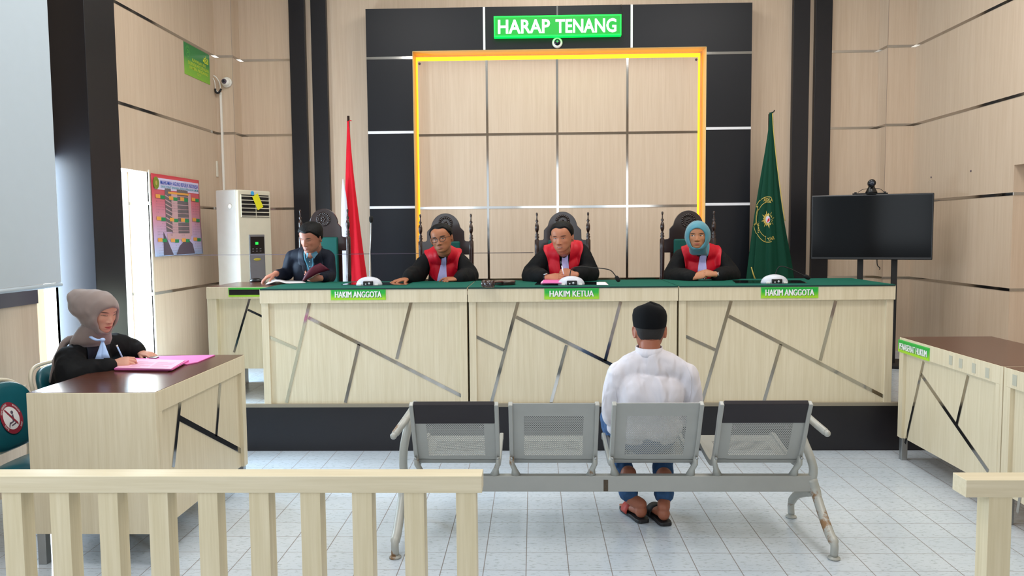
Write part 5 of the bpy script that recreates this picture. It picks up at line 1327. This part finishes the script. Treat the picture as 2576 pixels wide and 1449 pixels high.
# ---- prosecutor at the left desk
K = {}; px_, py_ = -2.70, 4.40
K['pel'] = Vector((-2.66, 4.44, .56))
K['neck'] = at(228, 858, Y=4.36); K['shR'] = at(178, 905, Y=4.24); K['shL'] = at(268, 872, Y=4.58); K['chest'] = at(200, 955, Y=4.44)
K['elR'] = at(182, 948, Y=4.13); K['elL'] = at(322, 880, Y=4.70)
K['wrR'] = at(270, 925, Y=4.23); K['wrL'] = at(345, 884, Y=4.68)
K['hwR'] = at(284, 916, Y=4.25); K['hwL'] = at(352, 887, Y=4.66)
for s_, q in (('L', .12), ('R', -.12)): K['kn'+s_] = Vector((-2.30, 4.44+q, .54)); K['an'+s_] = Vector((-2.30, 4.44+q, .08))
K['hands'] = [dict(wrist=K['hwR'], fwd=(.80, .30, .12), back=(-.1, -.75, .65), side=1, curls=[.75, .8, .85, .9], k=.90, thumb=(.5, .4)),
              dict(wrist=K['hwL'], fwd=(.95, -.30, -.12), back=(.1, -.2, 1), side=-1, curls=[.35, .45, .5, .55], k=.92)]
HM = head_at(277, 793, 4.27, -112, -16, 0)
t_ = make_person('person in grey headscarf and black robe writing at the left desk', (K['pel'].x, K['pel'].y, 0), HM, 'skin_prosecutor', body_arms(K), fem=True, neck=K['neck'], ears=False, vox=.003)
o, bv, _ = seated(t_, K, seed=41, cuff=.056, arm=(.082, .082, .078, .070), fat=1.05, wr=.006)
C = K['chest'].lerp((K['shL']+K['shR'])/2, .45); f = Vector((.96, -.34, 0)).normalized(); right = Vector((-.34, -.96, 0)).normalized()
solid(patch(bv, C, right, f, rows_of([(70, -.085, .10), (45, -.09, .105), (20, -.10, .105), (-5, -.10, .10), (-35, -.10, .11), (-55, -.10, .115)], 24), .004, 20).build('satin_panel', 'satin_navy', t_), .003)
hj = hood(HM, [(0, .0585, .066, .098, .074, -.012), (.06, .0630, .075, .106, .082, -.010)], [(.2, .078, .104, .120, .064, -.006), (.4, .090, .118, .122, .018, .0)], [(.62, .094, .108, .112, -.06, .004), (.80, .080, .075, .092, -.140, .012), (.93, .046, .042, .055, -.205, .026), (1, .006, .008, .010, -.232, .034)], seed=7, fold=.006)
d = drape(HM, K['neck'], [(0, .062, .066), (.3, .080, .082), (.6, .092, .094), (.9, .102, .104), (1.2, .100, .10)], seed=4, top=(0, -.015, -.085), fold=.006); hj.add(d.v, d.f, True)
# tail of the scarf thrown over the back
back = [at(212, 850, Y=4.42), at(168, 858, Y=4.38), at(152, 885, Y=4.36), at(138, 915, Y=4.36), at(129, 955, Y=4.38)]
hj.tube(smooth_path(back, 6), [(.02, .02)]*2+[(.035, .022)]*4+[(.05, .018)]*12+[(.035, .010)]*7, 18)
solid(hj.build('headscarf', 'hijab_grey', t_), .0025)
n0 = at(250, 862, Y=4.20)
m = MB().ball(at(258, 855, Y=4.16), (.014, .014, .011), 14, 8)
kn_ = at(258, 856, Y=4.165)
for i, (ex, ey) in enumerate(((250, 903), (266, 900))):
    e_ = at(ex, ey, Y=4.12); m.rings([[kn_.lerp(e_, q)+Vector((.020*q+.004, 0, 0))*math.cos(a)+Vector((0, .006, 0))*math.sin(a) for a in [2*math.pi*k_/14 for k_ in range(14)]] for q in (0, .25, .5, .75, 1)])
m.tube(smooth_path([at(228, 848, Y=4.22), at(242, 855, Y=4.17), at(256, 855, Y=4.16)], 4), [(.010, .006)]*9, 10)
m.build('neck_tie', 'jabot_blue', t_)
MB().tube([K['hwR']+Vector((.075, .02, .030)), K['hwR']+Vector((.078, .026, .030))], .0001, 6)
pe = thing('pen', 'pale blue pen in the writing hand of the woman in the grey headscarf', 'pen', at(300, 890, Y=4.29))
MB().tube([at(312, 908, Y=4.30), at(295, 872, Y=4.28)], .0045, 10).build('barrel', 'jabot_blue', pe)
MB().tube([at(295, 872, Y=4.28), at(293.5, 868, Y=4.28)], .0048, 10).build('cap', 'white_paint', pe)
shoes(t_, K, d=(1, 0, 0))

# ---- defendant on the bench, seen from behind
K = {}; K['pel'] = Vector((.60, 4.15, .50)); K['chest'] = Vector((.605, 4.11, .68))
K['neck'] = at(1633, 882, Y=4.09); K['shL'] = at(1557, 938, Y=4.10); K['shR'] = at(1727, 942, Y=4.10)
K['elL'] = at(1541, 1050, Y=4.14); K['elR'] = at(1737, 1052, Y=4.16)
K['wrL'] = Vector((.47, 4.40, .60)); K['wrR'] = Vector((.74, 4.40, .60)); K['hwL'] = Vector((.485, 4.43, .595)); K['hwR'] = Vector((.725, 4.43, .595))
K['knL'] = Vector((.455, 4.56, .475)); K['knR'] = Vector((.745, 4.56, .475))
K['anL'] = Vector((.515, 4.24, .13)); K['anR'] = Vector((.705, 4.21, .13))
K['hands'] = [dict(wrist=K['hwL'], fwd=(.35, .9, -.15), back=(0, .1, 1), side=-1, curls=[.3, .3, .35, .4], k=.92), dict(wrist=K['hwR'], fwd=(-.35, .9, -.15), back=(0, .1, 1), side=1, curls=[.3, .3, .35, .4], k=.92)]
HM = frame_head(at(1634, 829, Y=4.10), 0, -3, 0, 1.0, 1.0)
feet = [(K['anL'], Vector((.585, 4.165, 0)), Vector((.515, 4.385, 0))), (K['anR'], Vector((.700, 4.125, 0)), Vector((.655, 4.35, 0)))]
def df(m):
    body_arms(K)(m)
    for an, he, to in feet:
        d = (to-he).normalized(); s_ = Vector((-d.y, d.x, 0)); hp = he+d*.028+Vector((0, 0, .058))
        limb(m, [an+Vector((0, 0, .12)), an+Vector((0, 0, -.0)), hp+Vector((0, 0, .035))], [.045, .036, .034]); m.ball(hp+Vector((0, 0, .0)), (.034, .036, .038), 16, 10)
        rs = []
        for u, w, h, z0 in ((.01, .026, .055, .028), (.05, .030, .062, .026), (.10, .036, .052, .022), (.15, .042, .038, .020), (.19, .043, .026, .020), (.215, .034, .020, .020)):
            rs.append([he+d*u+s_*w*math.cos(2*math.pi*i/18)+Vector((0, 0, z0+h*.5+h*.5*math.sin(2*math.pi*i/18))) for i in range(18)])
        m.rings(rs)
        for j, q in enumerate((-1.0, -.5, 0, .45, .9)):
            c = he+d*(.205+(.018 if j == (4 if s_.x*1 > 0 else 0) else .006))+s_*q*.036; m.tube([c-d*.02+Vector((0, 0, .032)), c+Vector((0, 0, .03)), c+d*.018+Vector((0, 0, .026))], [.0095, .0095, .0075], 10)
t_ = make_person('person in white shirt and black cap sitting on the bench, seen from behind', (.60, 4.15, 0), HM, 'skin_defendant', df, neck=K['neck']+Vector((0, -.0, .0)), vox=.0034)
def sh(m):
    torso_rings(m, K['pel']+Vector((0, .0, .02)), K['chest'], K['neck'], K['shL'], K['shR'], fat=1.0)
    for s_ in 'LR': limb(m, [K['sh'+s_], K['sh'+s_].lerp(K['el'+s_], .5)+Vector((-.012 if s_ == 'L' else .012, 0, 0)), K['el'+s_], K['el'+s_].lerp(K['wr'+s_], .55), K['wr'+s_]], [.062, .060, .052, .044, .038])
    limb(m, [K['pel']+Vector((-.12, -.02, .05)), K['pel']+Vector((-.16, .05, .02))], [.07, .05]); limb(m, [K['pel']+Vector((.12, -.02, .05)), K['pel']+Vector((.15, .05, .02))], [.07, .05])
o, bv, _ = garment(t_, 'shirt', 'shirt_white', sh, vox=.0055, wr=.0065, sc=9, seed=51, stretch=(1, 1, .45))
nb = K['neck']; up = Vector((0, -.12, 1)).normalized()
solid(MB().tube([nb-up*.014+Vector((0, .004, 0)), nb-up*.002+Vector((0, .003, 0)), nb+up*.022+Vector((0, .004, 0))], [.071, .0675, .0655], 32, cap=False).build('shirt_collar', 'shirt_white', t_), .004)
m = MB()   # back yoke and sleeve seams
C = Vector((.605, 4.10, .84))
for s_, pts in ((-1, ((1553, 903), (1546, 940), (1549, 985), (1556, 1030))), (1, ((1723, 912), (1737, 945), (1738, 985), (1732, 1020)))):
    q = []
    for px, py in pts:
        o_ = at(px, py, Y=3.6); d_ = (at(px, py, Y=4.0)-o_).normalized(); h_ = bv.ray_cast(o_, d_)
        if h_[0]: q.append(h_[0]-d_*.001)
    if len(q) > 2: m.tube(smooth_path(q, 5), .0016, 6)
m.build('sleeve_seam', 'shirt_white', t_)
def jn(m):
    limb(m, [K['pel']-Vector((0, 0, .0)), K['pel']+Vector((0, .05, .03))], [.13, .12])
    for s_ in 'LR':
        a = K['an'+s_]; limb(m, [K['pel']+Vector((-.07 if s_ == 'L' else .07, .02, 0)), K['pel'].lerp(K['kn'+s_], .55)+Vector((-.035 if s_ == 'L' else .02, 0, .0)), K['kn'+s_], K['kn'+s_].lerp(a, .5), a+Vector((0, 0, .015))], [.10, .088, .070, .060, .054])
garment(t_, 'jeans', 'denim', jn, vox=.006, wr=.005, sc=20, seed=61, stretch=(1, 1, 1))
hl = [(-180, .0), (-150, -.035), (-120, -.062), (-90, -.066), (-60, -.062), (-30, -.035), (0, .0), (20, .01), (90, .05), (160, .01), (180, .0), (200, -.02)]
hair_mb(HM, lambda th: spline(hl, math.degrees(th) if math.degrees(th) <= 200 else math.degrees(th)-360)[0], T=.0035, spike=.0008, seed=3).build('hair', plain('hair_cropped', '1d1a1a', .7, noise_amt=.5, nscale=200).m, t_)
rs = []   # black cap: straight sides, creased flat top
for z, k_, dz in ((-.004, 1.02, 1), (.0, 1.05, 1), (.03, 1.10, .8), (.065, 1.11, .4), (.090, 1.04, .2), (.105, .92, .0), (.112, .80, 0), (.117, .55, 0), (.122, .28, 0), (.124, .04, 0)):
    r_ = []
    for i in range(72):
        a = 2*math.pi*i/72; x, y = .0800*math.cos(a)*(1+.015*math.cos(4*a)), -.004+.0985*math.sin(a)
        ff = .006*math.sin(a*2) if z > .1 and k_ < 1 else 0
        zz = z+.020-dz*(.008*max(0, -math.sin(a))) + (.014*abs(math.cos(a))*0) + (.010*max(0, math.sin(a)) if k_ >= 1 else .0)+ff
        r_.append(HM @ Vector((x*k_, y*k_, zz-.012*(1-max(0, math.sin(a)))*(1 if z > .05 else 0)*abs(math.cos(a))**2)))
    rs.append(r_)
cap_ = MB().rings(rs).build('cap', 'velvet_black', t_)
MB().tube([HM @ Vector((.083*math.cos(R(a))*1.0, -.004+.103*math.sin(R(a)), .060+.020*abs(math.cos(R(a)*1.0))*0+.018*math.cos(R((a-270)*2.2)))) for a in range(232, 309, 4)], .003, 8).build('fold_seam', 'velvet_black', cap_)
for an, he, to in feet:
    d = (to-he).normalized(); s_ = Vector((-d.y, d.x, 0)); m = MB(); out = []
    for u, w in ((-.016, .018), (-.010, .032), (.02, .038), (.08, .038), (.14, .045), (.19, .048), (.225, .040), (.243, .022)): out.append((u, w))
    poly = [he+d*u+s_*w for u, w in out]+[he+d*u-s_*w for u, w in out[::-1]]; n = len(poly)
    sd = MB().add([p+Vector((0, 0, z)) for z in (.002, .022) for p in poly], [tuple(range(n))[::-1], tuple(range(n, 2*n))]+[(i, (i+1) % n, n+(i+1) % n, n+i) for i in range(n)]).build('sandal', 'rubber_black', t_, bevel=.004)
    c = he+d*.145; ar = [c+s_*.047*math.cos(a)+Vector((0, 0, .016+.050*math.sin(a))) for a in [math.pi*i/14 for i in range(15)]]
    MB().rings([[p+d*e+(p-c-Vector((0, 0, .016))).normalized()*q for e, q in ((-.035, 0), (.035, 0), (.035, .005), (-.035, .005))] for p in ar], smooth=True).build('strap', 'strap_red' if he.x < .65 else 'rubber_black', sd)
# ================================================================ things on the desks
TT = ZT+.0055     # top of the green cloth
def conf_mic(px, pyb, label, stem, head=None, Yb=5.80):
    c = at(px, pyb, Z=TT); t_ = thing('microphone', label, 'microphone', c)
    m = MB(); rs = []
    for z, k_ in ((0, 1), (.012, 1.0), (.03, .92), (.045, .78), (.056, .58), (.063, .34), (.066, .1)):
        rs.append([c+Vector((.098*k_*math.cos(a), .055*k_*math.sin(a), z)) for a in [2*math.pi*i/40 for i in range(40)]])
    m.rings(rs); m.build('base', 'mic_base', t_)
    MB().box(c.x-.035, c.x+.040, c.y-.062, c.y-.040, .004+c.z, .036+c.z).build('control_panel', 'black_plastic', t_, bevel=.006, seg=3)
    MB().ball(c+Vector((.012, -.062, .018)), (.008, .004, .008), 12, 8).ball(c+Vector((-.014, -.062, .013)), (.006, .003, .005), 10, 6).build('button', 'mic_base', t_)
    MB().box(c.x-.072, c.x-.048, c.y-.058, c.y-.040, c.z+.004, c.z+.013).box(c.x+.050, c.x+.076, c.y-.056, c.y-.038, c.z+.004, c.z+.013).build('indicator', 'white_paint', t_)
    pts = [at(a, b, Y=c.y) for a, b in stem]
    MB().tube(smooth_path([c+Vector((pts[0].x-c.x, 0, .055))]+pts, 6), [.0036]*(6*len(pts)+1), 8).build('gooseneck', 'black_matte' if head is None else 'steel', t_)
    e = pts[-1]; d = (pts[-1]-pts[-2]).normalized(); q = d.to_track_quat('Z', 'Y').to_matrix().to_4x4()
    MB().lathe((0, 0, 0), [(.006, -.012), (.013, -.006), (.0155, .006), (.016, .02), (.013, .033), (.005, .038)], 16).xf(Matrix.Translation(e) @ q).build('windscreen', 'mic_foam', t_)
    return t_
conf_mic(929, 718, 'white-based desk microphone with an upright stem beside the clerk', [(930, 690), (931, 640), (933, 600), (933.5, 556)], head=1)
conf_mic(1437, 717, 'white-based desk microphone with a bent black stem before the middle judge', [(1434, 690), (1438, 677), (1452, 671.5), (1480, 672.5), (1520, 676), (1537, 681), (1547, 692), (1551, 698)])
conf_mic(1948, 713, 'white-based desk microphone with a bent black stem at the right judge desk', [(1950, 692), (1956, 676), (1965, 670), (1985, 675), (2010, 687), (2026, 695)])
def slab(name, label, cat, pts, z, th, mat, part='sheet', bevel=0, grp=None):
    """flat thing lying on a top: outline given by pixels on the plane at height z"""
    w = [at(px, py, Z=z) for px, py in pts]; c = sum(w, Vector())/len(w); t_ = thing(name, label, cat, c, group=grp)
    MB().prism([(v.x, v.y) for v in w], (0, 0, z), (1, 0, 0), (0, 1, 0), (0, 0, th)).build(part, mat, t_, bevel=bevel); return t_
slab('glass_plate', 'dark reflective glass plate under the microphone of the left judge desk', 'glass plate', [(858, 717), (1022, 717), (1038, 711), (885, 711)], TT+.0002, .003, 'glass_plate', 'glass')
slab('glass_plate', 'dark reflective glass plate under the microphone of the middle judge', 'glass plate', [(1345, 716.5), (1530, 716.5), (1524, 710), (1352, 710)], TT+.0002, .003, 'glass_plate', 'glass')
slab('glass_plate', 'dark reflective glass plate under the microphone of the right judge desk', 'glass plate', [(1850, 712.5), (2030, 712.5), (2014, 706), (1842, 706)], TT+.0002, .003, 'glass_plate', 'glass')
# gavel and sound block
c = at(1269, 716, Z=TT+.0002); g = thing('sound_block', 'round dark wood sound block beside the gavel', 'sound block', c)
MB().lathe(c, [(.078, 0), (.084, .006), (.080, .012), (.084, .018), (.082, .026), (.074, .030), (.070, .028)], 36).build('block', 'dark_wood', g)
c = at(1228, 714, Z=TT+.028); g = thing('gavel', 'glossy dark wood gavel lying beside the sound block', 'gavel', c-Vector((0, 0, .028)))
h = Vector((.05, .99, 0)).normalized()
q = Vector((.9, -.42, 0)).normalized().to_track_quat('Z', 'Y').to_matrix().to_4x4()
MB().lathe((0, 0, 0), [(.018, -.045), (.026, -.042), (.027, -.026), (.022, -.022), (.027, -.016), (.0275, 0), (.027, .016), (.022, .022), (.027, .026), (.026, .042), (.018, .045)], 24).xf(Matrix.Translation(c) @ q).build('head', 'dark_wood', g)
MB().tube([c, c+Vector((.05, .12, .002)), c+Vector((.085, .22, -.004)), c+Vector((.10, .25, -.008))], [.007, .009, .011, .006], 12).build('handle', 'dark_wood', g)
# papers under the presiding judge's hands
for i, (dz, mt, dx, lb) in enumerate(((0, 'paper_pink', 0, 'pink paper folder at the bottom of the stack before the middle judge'), (.006, 'paper_white', .006, 'white papers lying in the stack under the hands of the middle judge'), (.012, 'folder_pink', -.004, 'bright pink folder on top of the stack before the middle judge'))):
    pts = [(1360+i*2, 713), (1412, 713), (1424, 704), (1366+i, 704)]
    slab('paper_stack' if i == 1 else 'folder', lb, 'papers' if i == 1 else 'folder', pts, TT+.0035+dz, .0055, mt)
slab('note_sheet', 'small cream card beneath the bent microphone stem of the middle judge', 'card', [(1501, 717), (1531, 717), (1522, 710), (1501, 710)], TT+.004, .001, 'paper_white')
# clerk's papers, folder, mouse
w = [at(px, py, Z=TT+.002) for px, py in ((668, 716), (770, 712), (757, 706), (680, 706))]
pt_ = thing('document', 'pale blue-lit open papers under the right hand of the clerk', 'papers', sum(w, Vector())/4)
m = MB(); n = 12; vs_ = []
for i in range(n+1):
    for k_ in (0, 1):
        a = w[0].lerp(w[1], i/n) if k_ == 0 else w[3].lerp(w[2], i/n); vs_.append(a+Vector((0, 0, .022*math.sin(min(1, i/n*1.8)*math.pi)**2*(.6 if k_ else .9)+.001)))
m.add(vs_, [(2*i, 2*i+1, 2*i+3, 2*i+2) for i in range(n)], True); solid(m.build('sheet', 'paper_white', pt_), .0015)
P = [at(762, 706, Y=6.15), at(780, 673, Y=6.15), at(806, 662, Y=6.17), at(830, 679, Y=6.20), at(802, 687, Y=6.17), at(783, 698, Y=6.15)]
ca = smooth_path([at(761, 707, Y=6.15), at(770, 688, Y=6.145), at(786, 672, Y=6.15), at(806, 662, Y=6.17)], 5); cb_ = smooth_path([at(766, 707, Y=6.14), at(780, 699, Y=6.135), at(800, 688, Y=6.15), at(830, 679, Y=6.19)], 5)
fo = thing('folder', 'maroon folder held open in the left hand of the clerk', 'folder', sum(P, Vector())/6); m = MB(); n = len(ca)
m.add([p.lerp(q, u)+Vector((0, -.010*math.sin(u*math.pi), .004*math.sin(u*math.pi))) for p, q in zip(ca, cb_) for u in (0, .25, .5, .75, 1)], [(i*5+j, i*5+j+1, i*5+j+6, i*5+j+5) for i in range(n-1) for j in range(4)], True)
solid(m.build('cover', 'folder_maroon', fo), .004)
MB().add([P[0]+Vector((.01, .012, .002)), P[5]+Vector((.0, .012, 0)), P[4]+Vector((0, .012, 0)), P[4]+Vector((0.02, .10, -.035)), P[0]+Vector((.06, .10, -.0))], [(0, 1, 2, 3, 4)]).build('pages', 'paper_white', fo)
c = at(644, 709, Z=ZT+.003); mo = thing('computer_mouse', 'black computer mouse on the clerk desk', 'mouse', c)
rs = []
for z, k_ in ((0, .92), (.008, 1), (.018, .9), (.026, .68), (.031, .38), (.032, .06)): rs.append([c+Vector((.055*k_*math.cos(a), .030*k_*math.sin(a), z)) for a in [2*math.pi*i/28 for i in range(28)]])
MB().rings(rs).build('shell', 'black_plastic', mo); MB().tube([c+Vector((-.02, -.006, .027)), c+Vector((-.036, -.006, .022))], .004, 8).build('wheel', 'ink_grey', mo)
# prosecutor's files
ZP = .842
slab('folder', 'bright pink folder lying far side on the left desk under the moving hand', 'folder', [(392, 898), (541, 895), (497, 913), (470, 918), (330, 912)], ZP+.0005, .006, 'folder_pink', 'cover', .001)
a = slab('folder', 'pink folder with printed sheets in front of the woman in the grey headscarf', 'folder', [(287, 930), (433, 932), (475, 909), (330, 903)], ZP+.007, .008, 'folder_pink', 'cover', .001)
slab('document', 'light pink printed document on top of the near pink folder', 'papers', [(290, 926), (430, 929), (466, 907), (333, 904)], ZP+.0155, .003, 'paper_light_pink')
w = [at(px, py, Z=ZP+.019) for px, py in ((320, 923), (425, 925), (452, 909), (345, 907))]
m = MB()
for i in range(9):
    for j in range(2):
        p = w[0].lerp(w[3], (i+.5)/10).lerp(w[1].lerp(w[2], (i+.5)/10), .05+.48*j); q = w[0].lerp(w[3], (i+.5)/10).lerp(w[1].lerp(w[2], (i+.5)/10), .05+.48*j+(.42 if (i+j) % 4 else .25)); m.bar(p, q, .0022, .0003)
dd = [o for o in bpy.data.objects if o.get('label', '').startswith('light pink printed')][0]
m.build('printed_lines', plain('print_rose', 'c98aa6', .7, noise_amt=0).m, dd)
slab('notebook', 'dark maroon notebook under the near pink folder', 'notebook', [(288, 934), (422, 936), (440, 930), (300, 928)], ZP+.0004, .006, 'folder_maroon', 'cover', .001)
slab('phone_case', 'dark flat case under the fingers of the moving hand at the left desk', 'case', [(374, 901), (392, 902), (400, 899), (384, 893)], ZP+.0075, .004, 'black_plastic', 'cover')
